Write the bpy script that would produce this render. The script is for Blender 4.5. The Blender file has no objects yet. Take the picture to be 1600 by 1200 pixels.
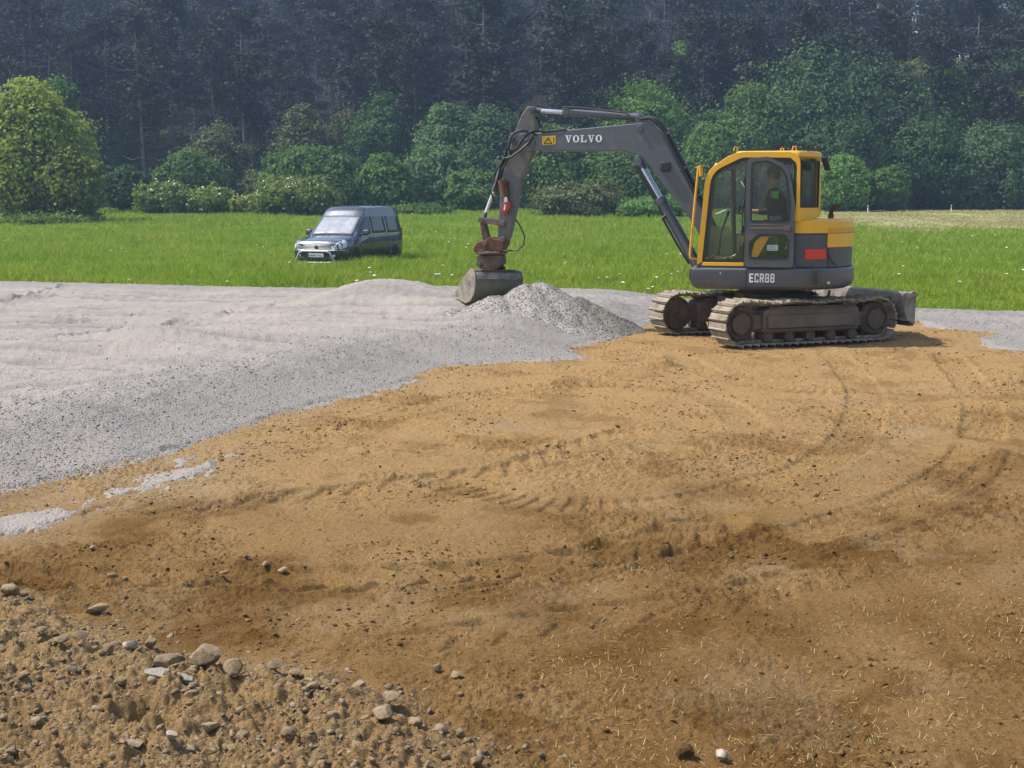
import bpy, bmesh, math, random
import numpy as np
from mathutils import Vector, Matrix, Euler
R = math.radians
sc = bpy.context.scene
C = sc.collection
PI = math.pi

# ---------------------------------------------------------------- camera, light, exposure
CAM_H = 2.0
PITCH = math.atan(285 / 2000)
cam = bpy.data.cameras.new('camera'); camo = bpy.data.objects.new('camera', cam); C.objects.link(camo)
cam.sensor_width = 36; cam.lens = 45.0; cam.clip_start = .1; cam.clip_end = 3000
camo.location = (0, 0, CAM_H); camo.rotation_euler = (PI / 2 - PITCH, 0, 0)
sc.camera = camo
SUN_AZ, SUN_EL = R(-86), R(56)          # azimuth clockwise from +Y: sun stands to the left
w = bpy.data.worlds.new('World'); sc.world = w; w.use_nodes = True
nt = w.node_tree; bg = nt.nodes['Background']
sky = nt.nodes.new('ShaderNodeTexSky'); sky.sky_type = 'NISHITA'; sky.sun_disc = False
sky.sun_elevation = SUN_EL; sky.sun_rotation = SUN_AZ % (2 * PI); sky.air_density = 1.2; sky.dust_density = 2.0
nt.links.new(sky.outputs[0], bg.inputs[0]); bg.inputs[1].default_value = .13
sd = Vector((math.sin(SUN_AZ) * math.cos(SUN_EL), math.cos(SUN_AZ) * math.cos(SUN_EL), math.sin(SUN_EL)))
sl = bpy.data.lights.new('sun', 'SUN'); so = bpy.data.objects.new('sun', sl); C.objects.link(so)
sl.energy = 4.0; sl.angle = R(.6); sl.color = (1, .94, .84)
so.rotation_euler = (-sd).to_track_quat('-Z', 'Y').to_euler(); so.location = (-40, 20, 60)
sc.view_settings.view_transform = 'Standard'; sc.view_settings.look = 'None'
sc.view_settings.exposure = 0.7; sc.view_settings.gamma = 1.0
cy = sc.cycles
cy.max_bounces = 6; cy.diffuse_bounces = 3; cy.glossy_bounces = 3; cy.transmission_bounces = 5
cy.transparent_max_bounces = 10; cy.volume_bounces = 0; cy.use_denoising = True

# ---------------------------------------------------------------- small helpers
def tag(o, label=None, cat=None, group=None, kind=None):
    if label: o['label'] = label
    if cat: o['category'] = cat
    if group: o['group'] = group
    if kind: o['kind'] = kind
    return o
def empty(name, loc=(0, 0, 0), rz=0):
    o = bpy.data.objects.new(name, None); C.objects.link(o); o.location = loc; o.rotation_euler = (0, 0, rz)
    o.empty_display_size = .2
    return o
def link_mesh(name, me, m, parent=None):
    o = bpy.data.objects.new(name, me); C.objects.link(o)
    if m and not me.materials: me.materials.append(m)
    if parent: o.parent = parent
    return o
def np_mesh(name, V, F, smooth=False, attrs=None):
    V = np.asarray(V, np.float32); F = np.asarray(F, np.int32); k = F.shape[1]
    me = bpy.data.meshes.new(name)
    me.vertices.add(len(V)); me.vertices.foreach_set('co', V.ravel())
    me.loops.add(F.size); me.loops.foreach_set('vertex_index', F.ravel())
    me.polygons.add(len(F)); me.polygons.foreach_set('loop_start', np.arange(0, F.size, k, dtype=np.int32))
    if smooth: me.polygons.foreach_set('use_smooth', np.ones(len(F), bool))
    for nm, a in (attrs or {}).items():
        at = me.attributes.new(nm, 'FLOAT', 'POINT'); at.data.foreach_set('value', np.asarray(a, np.float32))
    me.update(calc_edges=True)
    return me

def rp(pts, seg=5):
    """polygon with rounded corners from (x, z, r)"""
    out = []; n = len(pts)
    for i, p in enumerate(pts):
        r = p[2] if len(p) > 2 else 0
        P = Vector(p[:2])
        if r <= 0: out.append(tuple(P)); continue
        A = (Vector(pts[i - 1][:2]) - P); B = (Vector(pts[(i + 1) % n][:2]) - P)
        la, lb = A.length, B.length; A = A.normalized(); B = B.normalized()
        ang = A.angle(B) if la > 1e-6 and lb > 1e-6 else 0
        if ang < .02: out.append(tuple(P)); continue
        t = min(r / math.tan(ang / 2), la * .49, lb * .49)
        p0, p2 = P + A * t, P + B * t
        for k in range(seg + 1):
            u = k / seg
            out.append(tuple(p0 * (1 - u) ** 2 + P * 2 * u * (1 - u) + p2 * u * u))
    return out
def inset(poly, d):
    n = len(poly); area = sum(poly[i - 1][0] * poly[i][1] - poly[i][0] * poly[i - 1][1] for i in range(n))
    s = 1 if area > 0 else -1; out = []
    for i in range(n):
        p = Vector(poly[i]); a = (p - Vector(poly[i - 1])); b = (Vector(poly[(i + 1) % n]) - p)
        if a.length < 1e-6: a = b
        if b.length < 1e-6: b = a
        a.normalize(); b.normalize()
        na, nb = Vector((-a.y, a.x)) * s, Vector((-b.y, b.x)) * s
        m = na + nb
        m = na if m.length < 1e-4 else m.normalized()
        out.append(tuple(p + m * d / max(.5, m.dot(na))))
    return out

class MB:
    def __init__(s): s.v = []; s.f = []; s.T = Matrix()
    def add(s, vs, fs):
        k = len(s.v); s.v += [tuple(s.T @ Vector(p)) for p in vs]; s.f += [tuple(i + k for i in q) for q in fs]
    def box(s, c, d, rot=None):
        x, y, z = [q / 2 for q in d]
        vs = [Vector(p) for p in ((-x,-y,-z),(x,-y,-z),(x,y,-z),(-x,y,-z),(-x,-y,z),(x,-y,z),(x,y,z),(-x,y,z))]
        if rot: m = Euler(rot).to_matrix(); vs = [m @ p for p in vs]
        s.add([p + Vector(c) for p in vs], [(3,2,1,0),(4,5,6,7),(0,1,5,4),(1,2,6,5),(2,3,7,6),(3,0,4,7)])
    def bb(s, a, b): s.box([(p + q) / 2 for p, q in zip(a, b)], [abs(q - p) for p, q in zip(a, b)])
    def prism(s, poly, a, b, ax='y'):
        """poly in the plane across ax, from a to b along ax"""
        n = len(poly)
        f = {'y': lambda p, t: (p[0], t, p[1]), 'z': lambda p, t: (p[0], p[1], t), 'x': lambda p, t: (t, p[0], p[1])}[ax]
        vs = [f(p, a) for p in poly] + [f(p, b) for p in poly]
        s.add(vs, [tuple(range(n)), tuple(range(2 * n - 1, n - 1, -1))] + [(i, i + n, (i + 1) % n + n, (i + 1) % n) for i in range(n)])
    def ring(s, po, pi, a, b, ax='y'):
        n = len(po)
        f = {'y': lambda p, t: (p[0], t, p[1]), 'z': lambda p, t: (p[0], p[1], t), 'x': lambda p, t: (t, p[0], p[1])}[ax]
        vs = [f(p, a) for p in po] + [f(p, a) for p in pi] + [f(p, b) for p in po] + [f(p, b) for p in pi]
        fs = []
        for i in range(n):
            j = (i + 1) % n
            fs += [(i, j, j + n, i + n), (i + 2*n, i + 3*n, j + 3*n, j + 2*n), (i, i + 2*n, j + 2*n, j), (i + n, j + n, j + 3*n, i + 3*n)]
        s.add(vs, fs)
    def tube(s, pts, r, seg=8, cap=True, r2=None):
        pts = [Vector(p) for p in pts]; n = len(pts); vs = []
        up = Vector((0, 0, 1)); prev = None
        for i, p in enumerate(pts):
            t = (pts[min(i + 1, n - 1)] - pts[max(i - 1, 0)]).normalized()
            a = t.cross(up if prev is None else prev)
            if a.length < .05: a = t.cross(Vector((1, 0, 0)))
            a.normalize(); b = a.cross(t).normalized(); prev = b
            rr = r + ((r2 - r) * i / (n - 1) if r2 is not None else 0)
            for k in range(seg):
                an = 2 * PI * k / seg; vs.append(p + a * math.cos(an) * rr + b * math.sin(an) * rr)
        fs = [(i*seg + k, i*seg + (k+1) % seg, (i+1)*seg + (k+1) % seg, (i+1)*seg + k) for i in range(n - 1) for k in range(seg)]
        if cap: fs += [tuple(range(seg - 1, -1, -1)), tuple(range((n-1)*seg, n*seg))]
        s.add(vs, fs)
    def cyl(s, a, b, r, seg=20, r2=None): s.tube([a, b], r, seg, True, r2)
    def lathe(s, prof, o, axis='y', seg=24):
        """prof: (radius, offset along axis)"""
        vs = []
        for r, t in prof:
            for k in range(seg):
                c_, s_ = math.cos(2*PI*k/seg) * r, math.sin(2*PI*k/seg) * r
                vs.append({'y': (o[0]+c_, o[1]+t, o[2]+s_), 'z': (o[0]+c_, o[1]+s_, o[2]+t), 'x': (o[0]+t, o[1]+c_, o[2]+s_)}[axis])
        n = len(prof)
        fs = [(i*seg+k, i*seg+(k+1) % seg, (i+1)*seg+(k+1) % seg, (i+1)*seg+k) for i in range(n-1) for k in range(seg)]
        fs += [tuple(range(seg)), tuple(range((n-1)*seg, n*seg))]
        s.add(vs, fs)
    def build(s, name, m, parent=None, bevel=0, smooth=35, seg=2):
        me = bpy.data.meshes.new(name); me.from_pydata(s.v, [], s.f)
        bm = bmesh.new(); bm.from_mesh(me); bmesh.ops.recalc_face_normals(bm, faces=bm.faces); bm.to_mesh(me); bm.free()
        if smooth:
            me.polygons.foreach_set('use_smooth', np.ones(len(me.polygons), bool)); me.set_sharp_from_angle(angle=R(smooth))
        o = link_mesh(name, me, m, parent)
        if bevel:
            b = o.modifiers.new('bevel', 'BEVEL'); b.width = bevel; b.segments = seg; b.limit_method = 'ANGLE'; b.angle_limit = R(35)
            b.harden_normals = False
        return o

# ---------------------------------------------------------------- numpy noise
def _hash(ix, iy, seed):
    n = (ix.astype(np.int64) * 374761393 + iy.astype(np.int64) * 668265263 + seed * 974711) & 0xffffffff
    n = ((n ^ (n >> 13)) * 1274126177) & 0xffffffff
    return ((n ^ (n >> 16)) & 0xffff) / 65535.0
def pn(x, y, seed=0):
    """gradient noise about -.7 .. .7"""
    ix, iy = np.floor(x), np.floor(y); fx, fy = x - ix, y - iy
    u, v = fx*fx*fx*(fx*(fx*6-15)+10), fy*fy*fy*(fy*(fy*6-15)+10)
    def g(dx, dy):
        a = _hash(ix + dx, iy + dy, seed) * 2 * PI
        return np.cos(a) * (fx - dx) + np.sin(a) * (fy - dy)
    a = g(0, 0); b = g(1, 0); c = g(0, 1); d = g(1, 1)
    return (a + (b - a) * u) * (1 - v) + (c + (d - c) * u) * v
def fbm(x, y, oct=4, seed=0, gain=.5):
    s = 0; a = 1
    for i in range(oct): s = s + a * pn(x, y, seed + i * 17); x = x * 2.03 + 5.1; y = y * 2.03 + 1.7; a *= gain
    return s
def sst(a, b, x):
    t = np.clip((x - a) / (b - a), 0, 1); return t * t * (3 - 2 * t)

def gpt(px, py, z=0.0):
    """where a point seen in the photograph lies on the level z (used once, to survey the site plan)"""
    x = (px - 800) / 2000; y = (600 - py) / 2000
    r = (x, math.cos(PITCH) + y * math.sin(PITCH), -math.sin(PITCH) + y * math.cos(PITCH))
    t = (z - CAM_H) / r[2]
    return (r[0] * t, r[1] * t)
def seg_info(x, y, pts):
    """distance, signed side, length along a polyline"""
    best = np.full(x.shape, 1e9); side = np.zeros(x.shape); along = np.zeros(x.shape); L = 0
    for (ax, ay), (bx, by) in zip(pts[:-1], pts[1:]):
        dx, dy = bx - ax, by - ay; l = math.hypot(dx, dy)
        t = np.clip(((x - ax) * dx + (y - ay) * dy) / (l * l), 0, 1)
        d = np.hypot(x - ax - t * dx, y - ay - t * dy); m = d < best
        best = np.where(m, d, best); side = np.where(m, np.sign((x - ax) * dy - (y - ay) * dx) * d, side)
        along = np.where(m, L + t * l, along); L += l
    return best, side, along
def poly_sd(x, y, pts):
    d, _, _ = seg_info(x, y, pts + pts[:1]); ins = np.zeros(x.shape, bool)
    for (ax, ay), (bx, by) in zip(pts, pts[1:] + pts[:1]):
        c = (ay > y) != (by > y)
        with np.errstate(divide='ignore', invalid='ignore'): xi = (bx - ax) * (y - ay) / (by - ay) + ax
        ins ^= c & (x < xi)
    return np.where(ins, d, -d)

# ---------------------------------------------------------------- materials
def nodes(name):
    m = bpy.data.materials.new(name); m.use_nodes = True
    return m, m.node_tree.nodes, m.node_tree.links, m.node_tree.nodes['Principled BSDF']
def N(ns, t, **kw):
    n = ns.new(t)
    for k, v in kw.items():
        if k in n.inputs: n.inputs[k].default_value = v
        else: setattr(n, k, v)
    return n
def c4(c): return (c[0], c[1], c[2], 1)
def mixc(ns, ls, fac, a, b, mode='MIX'):
    n = ns.new('ShaderNodeMix'); n.data_type = 'RGBA'; n.blend_type = mode
    for sock, v in ((n.inputs[0], fac), (n.inputs[6], a), (n.inputs[7], b)):
        if isinstance(v, bpy.types.NodeSocket): ls.new(v, sock)
        elif isinstance(v, (int, float)): sock.default_value = v
        else: sock.default_value = c4(v)
    return n.outputs[2]
def ramp(ns, ls, src, a, b):
    n = ns.new('ShaderNodeMapRange'); n.inputs[1].default_value = a; n.inputs[2].default_value = b; ls.new(src, n.inputs[0]); return n.outputs[0]
def noise(ns, ls, scale, detail=4, rough=.55, co=None):
    n = ns.new('ShaderNodeTexNoise'); n.inputs['Scale'].default_value = scale; n.inputs['Detail'].default_value = detail; n.inputs['Roughness'].default_value = rough
    if co: ls.new(co, n.inputs['Vector'])
    return n.outputs[0]
def attr(ns, name):
    n = ns.new('ShaderNodeAttribute'); n.attribute_name = name; return n.outputs['Fac']
def bump(ns, ls, h, strength, dist, prev=None):
    n = ns.new('ShaderNodeBump'); n.inputs['Strength'].default_value = strength; n.inputs['Distance'].default_value = dist
    ls.new(h, n.inputs['Height'])
    if prev: ls.new(prev, n.inputs['Normal'])
    return n.outputs[0]
MATS = {}
def mat(name, col, rough=.5, metal=0, col2=None, scale=4, lo=.45, hi=.65, bmp=0, bscale=40, coat=0, spec=.5):
    if name in MATS: return MATS[name]
    m, ns, ls, b = nodes(name)
    co = ns.new('ShaderNodeTexCoord').outputs['Object']
    col2 = col2 or tuple(c * .8 for c in col)
    f = ramp(ns, ls, noise(ns, ls, scale, 6, .65, co), lo, hi)
    ls.new(mixc(ns, ls, f, col, col2), b.inputs['Base Color'])
    r = ns.new('ShaderNodeMapRange'); r.inputs[3].default_value = max(.02, rough - .1); r.inputs[4].default_value = min(1, rough + .15)
    ls.new(noise(ns, ls, scale * 3, 4, .6, co), r.inputs[0]); ls.new(r.outputs[0], b.inputs['Roughness'])
    b.inputs['Metallic'].default_value = metal; b.inputs['Coat Weight'].default_value = coat; b.inputs['Specular IOR Level'].default_value = spec
    if bmp: ls.new(bump(ns, ls, noise(ns, ls, bscale, 5, .6, co), bmp, .02), b.inputs['Normal'])
    MATS[name] = m; return m
def glass(name, tint=(.75, .82, .8), clear=.85, rough=.02):
    """thin pane: mostly see-through, with a mirror sheen"""
    m, ns, ls, b = nodes(name); ns.remove(b)
    t = N(ns, 'ShaderNodeBsdfTransparent'); t.inputs[0].default_value = c4(tint)
    g = N(ns, 'ShaderNodeBsdfGlossy'); g.inputs['Roughness'].default_value = rough; g.inputs[0].default_value = (.9, .95, 1, 1)
    d = N(ns, 'ShaderNodeBsdfDiffuse'); d.inputs[0].default_value = (.3, .29, .27, 1)
    fr = N(ns, 'ShaderNodeFresnel'); fr.inputs[0].default_value = 1.5
    m1 = N(ns, 'ShaderNodeMixShader'); ls.new(fr.outputs[0], m1.inputs[0]); ls.new(t.outputs[0], m1.inputs[1]); ls.new(g.outputs[0], m1.inputs[2])
    m2 = N(ns, 'ShaderNodeMixShader'); m2.inputs[0].default_value = 1 - clear; ls.new(m1.outputs[0], m2.inputs[1]); ls.new(d.outputs[0], m2.inputs[2])
    ls.new(m2.outputs[0], ns['Material Output'].inputs[0]); return m
def leafmat(name, c1, c2, trans=.35, gloss=.02, objvar=.2, patch=None):
    m, ns, ls, b = nodes(name); ns.remove(b)
    geo = ns.new('ShaderNodeNewGeometry'); oi = ns.new('ShaderNodeObjectInfo')
    co = ns.new('ShaderNodeTexCoord').outputs['Object']
    col = mixc(ns, ls, geo.outputs['Random Per Island'], c1, c2)
    if patch: col = mixc(ns, ls, ramp(ns, ls, noise(ns, ls, .22, 5, .65, co), .42, .68), col, patch)
    lum = ns.new('ShaderNodeHueSaturation')
    v = ns.new('ShaderNodeMapRange'); v.inputs[3].default_value = 1 - objvar; v.inputs[4].default_value = 1 + objvar
    ls.new(oi.outputs['Random'], v.inputs[0]); ls.new(v.outputs[0], lum.inputs['Value'])
    hv = ns.new('ShaderNodeMapRange'); hv.inputs[3].default_value = .485; hv.inputs[4].default_value = .515
    ls.new(noise(ns, ls, .6, 3, .6, co), hv.inputs[0]); ls.new(hv.outputs[0], lum.inputs['Hue'])
    ls.new(col, lum.inputs['Color'])
    d = N(ns, 'ShaderNodeBsdfDiffuse'); t = N(ns, 'ShaderNodeBsdfTranslucent'); g = N(ns, 'ShaderNodeBsdfGlossy'); g.inputs['Roughness'].default_value = .7
    ls.new(lum.outputs[0], d.inputs[0]); ls.new(lum.outputs[0], t.inputs[0])
    a = N(ns, 'ShaderNodeMixShader'); a.inputs[0].default_value = trans; ls.new(d.outputs[0], a.inputs[1]); ls.new(t.outputs[0], a.inputs[2])
    e = N(ns, 'ShaderNodeMixShader'); e.inputs[0].default_value = gloss; ls.new(a.outputs[0], e.inputs[1]); ls.new(g.outputs[0], e.inputs[2])
    ls.new(e.outputs[0], ns['Material Output'].inputs[0]); return m
def soilmat(name, dry, dark, pale, stone=None, bs=1.0, pebble=0, crumb=.15):
    """earth / gravel: 'moist' and 'pale' masks come with the mesh, grain from noise and cells"""
    m, ns, ls, b = nodes(name)
    co = ns.new('ShaderNodeTexCoord').outputs['Object']
    n1 = ramp(ns, ls, noise(ns, ls, .8, 6, .65, co), .35, .65)
    n2 = ramp(ns, ls, noise(ns, ls, 9, 6, .7, co), .3, .7)
    n3 = noise(ns, ls, 70, 5, .7, co)
    c = mixc(ns, ls, attr(ns, 'moist_shade'), dry, dark)
    c = mixc(ns, ls, attr(ns, 'pale'), c, pale)
    k = ns.new('ShaderNodeMath'); k.operation = 'MULTIPLY'; k.inputs[1].default_value = .35; ls.new(n1, k.inputs[0])
    c = mixc(ns, ls, k.outputs[0], c, tuple(q * .72 for q in dry))
    k2 = ns.new('ShaderNodeMath'); k2.operation = 'MULTIPLY'; k2.inputs[1].default_value = .35; ls.new(n2, k2.inputs[0])
    c = mixc(ns, ls, k2.outputs[0], c, (1.25, 1.2, 1.12), 'MULTIPLY')
    k3 = ramp(ns, ls, n3, .35, .7)
    g = N(ns, 'ShaderNodeMath', operation='MULTIPLY'); g.inputs[1].default_value = .55; ls.new(k3, g.inputs[0])
    c = mixc(ns, ls, g.outputs[0], c, (.62, .58, .55), 'MULTIPLY')
    k4 = ramp(ns, ls, noise(ns, ls, 17, 7, .75, co), .56, .66)
    g4 = N(ns, 'ShaderNodeMath', operation='MULTIPLY'); g4.inputs[1].default_value = crumb; ls.new(k4, g4.inputs[0])
    c = mixc(ns, ls, g4.outputs[0], c, (.55, .46, .36), 'MULTIPLY')
    nrm = bump(ns, ls, noise(ns, ls, 11, 6, .72, co), .55 * bs, .05)
    nrm = bump(ns, ls, noise(ns, ls, 30, 6, .7, co), .6 * bs, .03, nrm)
    nrm = bump(ns, ls, n3, .6 * bs, .012, nrm)
    if pebble:
        v = ns.new('ShaderNodeTexVoronoi'); v.inputs['Scale'].default_value = pebble; ls.new(co, v.inputs['Vector'])
        pv = ns.new('ShaderNodeSeparateColor'); ls.new(v.outputs['Color'], pv.inputs[0])
        sh = N(ns, 'ShaderNodeMath', operation='MULTIPLY'); sh.inputs[1].default_value = .5
        ls.new(pv.outputs[0], sh.inputs[0])
        c = mixc(ns, ls, sh.outputs[0], c, stone)
        nrm = bump(ns, ls, v.outputs['Distance'], .7 * bs, .02, nrm); ns[-1].invert = True
    ls.new(c, b.inputs['Base Color']); ls.new(nrm, b.inputs['Normal'])
    b.inputs['Roughness'].default_value = .95; b.inputs['Specular IOR Level'].default_value = .15
    return m

# ================================================================= THE GROUND
rng = np.random.default_rng(7)
EDGE = [gpt(-900, 423), gpt(0, 448), gpt(520, 461), gpt(1000, 474), gpt(1600, 491), gpt(2600, 520)]   # where the meadow begins
def meadow_h(x, y):
    d, s, _ = seg_info(x, y, EDGE)
    z = .02 + 1.25 * sst(45, 100, y) + .06 * fbm(x * .12, y * .12, 3, 3)
    z = z + np.where(s > 0, -.28 * sst(-.05, .8, s), 0)         # s > 0: the site side of the edge
    return z
TOE = [gpt(*p) for p in ((-700, 1010), (-300, 868), (0, 772), (150, 737), (280, 702), (400, 664), (500, 630), (620, 603), (700, 573), (800, 566), (913, 557),
        (885, 546), (960, 527), (1000, 519), (1040, 497), (1437, 503), (1490, 520), (1560, 545), (1800, 590), (2600, 600))]
BED = TOE + EDGE[::-1]
TONGUE = [gpt(*p) for p in ((-400, 960), (0, 838), (70, 826), (140, 800), (260, 776), (340, 745), (402, 712), (395, 702), (310, 716), (210, 748), (120, 775), (0, 806), (-300, 890))]
RUB = [gpt(*p) for p in ((-500, 860), (0, 915), (110, 935), (220, 990), (310, 1030), (480, 1040), (560, 1068), (660, 1095), (750, 1150), (850, 1215), (950, 1400))]
def rubble_mask(x, y):
    d, s, _ = seg_info(x, y, RUB)
    return s + .12 * fbm(x * 3, y * 3, 3, 41)                   # > 0 inside the rubble
RUT2 = [gpt(*p) for p in ((500, 1045), (560, 985), (600, 950), (625, 925))]
TYRE3 = [gpt(*p) for p in ((650, 1010), (900, 965), (1150, 930), (1380, 860), (1560, 790))]
TYRE2 = [gpt(*p) for p in ((180, 800), (330, 800), (560, 770), (800, 735), (980, 680))]
def sweep(pts, n=8):
    P = [gpt(*p) for p in pts]; out = []
    for i in range(len(P) - 1):
        a, b, c, d = [np.array(P[min(max(k, 0), len(P) - 1)]) for k in (i - 1, i, i + 1, i + 2)]
        for t in np.linspace(0, 1, n, endpoint=False): out.append(tuple(.5 * (2*b + (c-a)*t + (2*a-5*b+4*c-d)*t*t + (3*b-a-3*c+d)*t**3)))
    return out + [P[-1]]
CRAWL = [sweep(q) for q in (((1300, 552), (1345, 600), (1350, 650), (1300, 715), (1170, 765), (1000, 790), (840, 785), (700, 760)),
         ((1480, 560), (1530, 620), (1530, 690), (1450, 765), (1290, 825), (1080, 868)), ((560, 668), (680, 628), (820, 606), (980, 602), (1110, 625), (1170, 665)),
         ((1060, 560), (1120, 590), (1270, 612), (1450, 612), (1620, 600)))]
RUT1 = sweep(((-200, 960), (100, 935), (330, 912), (620, 926), (760, 918), (1000, 866), (1170, 848), (1320, 808), (1480, 762), (1560, 700)), 5)
TYRE = sweep(((-100, 905), (230, 905), (560, 905), (760, 890), (880, 875), (1010, 850), (1120, 818)), 5)
def lugs(x, y, path, width, depth, pitch, slant, berm=.3):
    d, s, a = seg_info(x, y, path)
    inn = sst(width, width * .8, d)
    ph = np.abs(((a + slant * np.abs(s)) / pitch) % 1 - .5) * 2
    return inn * (-depth * .5 - depth * sst(.35, .65, ph) * .9) + berm * depth * np.exp(-((d - width * 1.1) / (width * .25)) ** 2)
def groove(x, y, path, width, depth):
    d, s, a = seg_info(x, y, path)
    return depth * (.45 * np.exp(-((d - width * 1.3) / (width * .5)) ** 2) - np.exp(-(d / (width * .75)) ** 2)) * (.6 + .8 * fbm(a * 1.5, a * 0, 2, 15))
def clay_h(x, y):
    z = .05 * fbm(x * .35, y * .35, 4, 1) + .012 * fbm(x * 2.2, y * 2.2, 4, 2)
    msk = sst(.02, .35, fbm(x * .55 + 3, y * .55, 4, 9)) * .8 + .2
    rd = 1 - np.abs(fbm(x * 2.6, y * 4.2, 4, 5)) * 2.2
    z = z + .016 * msk * np.clip(rd, 0, 1) ** 3
    z = z + .020 * msk * np.abs(fbm(x * 7, y * 8, 5, 21, .6)) + .011 * (.5 + msk) * fbm(x * 20, y * 22, 4, 23, .65)
    z = z + .02 * sst(.12, .4, fbm(x * 1.3, y * 1.6, 4, 25)) * np.abs(fbm(x * 11, y * 11, 4, 27, .65)) * 1.6
    wob = .03 * fbm(x * 1.5, y * 1.5, 3, 60)
    z = z + groove(x + wob, y + wob, RUT1, .05, .022) + groove(x, y + wob, [(a + .13, b - .14) for a, b in RUT1[10:]], .03, .014) + groove(x, y + wob, RUT2, .07, -.012)
    z = z + lugs(x, y + wob * .5, TYRE, .24, .03, .27, 1.1) + lugs(x, y + wob * .5, TYRE2, .22, .022, .27, -1.1) + lugs(x, y, TYRE3, .2, .018, .27, 1.1)
    for c in CRAWL: z = z + lugs(x + wob * .4, y, c, .21, .02, .13, 0, .4) * sst(-.6, -.15, fbm(x * .8, y * .8, 2, 77))
    r = sst(0, .5, rubble_mask(x, y))
    z = z + r * (.09 + .06 * fbm(x * 2, y * 2, 3, 31) + .075 * np.abs(fbm(x * 6.5, y * 6.5, 5, 33, .55)) + .02 * np.abs(fbm(x * 20, y * 20, 4, 35, .55)))
    pit = lambda cx, cy, rr, dz: dz * np.exp(-((x - cx) ** 2 + (y - cy) ** 2) / rr ** 2)
    for px, py, rr, dz in ((230, 1160, .12, -.1), (545, 1080, .08, -.06), (360, 1128, .1, -.06), (690, 665, .5, .06), (590, 715, .4, .06), (1560, 720, .25, .1),
                           (1010, 855, .2, .03), (1040, 580, .12, .08), (1430, 560, .3, .08), (1480, 525, .6, .06)):
        z = z + pit(*gpt(px, py), rr, dz * (1 + .5 * fbm(x * 5, y * 5, 2, 90)))
    return z
BEDTRACKS = [[gpt(*p) for p in q] for q in (((-100, 512), (200, 508), (420, 498), (560, 492)), ((-100, 528), (220, 520), (440, 508)), ((-100, 480), (150, 475), (420, 478)), ((0, 560), (180, 545), (330, 520), (420, 505)),
    ((-50, 500), (60, 470), (130, 448)), ((1480, 505), (1560, 512), (1700, 522)), ((1450, 490), (1600, 497)))]
def streaks(x, y):
    u, v = x * .937 - y * .349, x * .349 + y * .937
    return sst(.02, .3, fbm(u * .10 + 7, v * 2.4, 4, 67, .6))
def bed_h(x, y):
    d = poly_sd(x, y, BED) + .18 * fbm(x * 1.1, y * 1.1, 4, 51) + .12 * fbm(x * 4.5, y * 4.5, 4, 52, .65)
    dt = np.where(d > 0, seg_info(x, y, TOE)[0], d)
    rgt = sst(4.5, 1.5, x)                                      # thin spread only, right of the machine
    z = -.14 + .14 * sst(-.5, .02, d) + (.03 + .21 * rgt) * sst(0, 1.35, dt) + .03 * sst(0, .12, dt)
    far = sst(5, 10, dt) * rgt
    z = z - .06 * sst(1.3, 3.2, dt) * (1 - far) * sst(-3.5, -6, x) - .13 * far
    g = lambda cx, cy, sx, sy, h: h * np.exp(-((x - cx) / sx) ** 2 - ((y - cy) / sy) ** 2)
    z = z + g(-2.6, 22.2, .75, 1.1, .29) + g(-1.6, 21.9, .95, 1.2, .28) + g(-.7, 20.6, .9, 1.0, .15) + g(-4.6, 16.6, 1.6, .8, .10) + g(.2, 18.6, 1.3, .7, .08)
    inside = sst(.1, 1.2, d)
    z = z + inside * (.05 * fbm(x * .8, y * 1.3, 5, 55, .55) + .018 * fbm(x * 5, y * 5, 4, 57, .6))
    rows = np.sin((y + .33 * x) * 5.5 + 2 * fbm(x * .4, y * .9, 2, 58))
    z = z + inside * .04 * rows * sst(.0, .4, fbm(x * .3, y * .5, 2, 59) + .3)
    z = z - inside * .05 * np.exp(-(seg_info(x, y, [gpt(-200, 665), gpt(0, 648), gpt(160, 636), gpt(330, 618)])[0] / .12) ** 2)
    z = z - inside * .03 * streaks(x, y)
    for pth in BEDTRACKS: z = z + inside * lugs(x, y + .04 * fbm(x * 2, y * 2, 2, 64), pth, .17, .042, .2, .8, .6) * sst(-.35, .1, fbm(x * .7, y * .7, 2, 65))
    z = z + .010 * np.abs(fbm(x * 16, y * 16, 3, 63, .6))
    t = poly_sd(x, y, TONGUE) + .3 * fbm(x * 2.2, y * 1.6, 5, 71, .65)
    z2 = -.2 + .224 * sst(-.4, .25, t) + clay_h_lo(x, y) + .012 * np.abs(fbm(x * 14, y * 14, 2, 73))
    return np.maximum(z, z2)
def clay_h_lo(x, y): return .05 * fbm(x * .35, y * .35, 4, 1)

def field_grid(y0, y1, ratio, ncol, fn, wide=45.0):
    rows = [y0]
    while rows[-1] < y1: rows.append(rows[-1] * (1 + ratio * (.5 if rows[-1] < 13 else 1)))
    Y = np.array(rows); u = np.linspace(-1, 1, ncol); half = .47 * Y + .9
    X = half[:, None] * u[None, :]
    e = np.array([.1, .25, .5, 1.0])
    Lx = -half[:, None] - (wide - half[:, None]) * e[None, ::-1]; Rx = half[:, None] + (wide - half[:, None]) * e[None, :]
    X = np.concatenate([Lx, X, Rx], 1); YY = np.repeat(Y[:, None], X.shape[1], 1)
    Z = fn(X, YY)
    nr, nc = X.shape; i = np.arange(nr * nc).reshape(nr, nc)
    F = np.stack([i[:-1, :-1].ravel(), i[:-1, 1:].ravel(), i[1:, 1:].ravel(), i[1:, :-1].ravel()], 1)
    return X, YY, Z, np.stack([X.ravel(), YY.ravel(), Z.ravel()], 1), F

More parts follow.
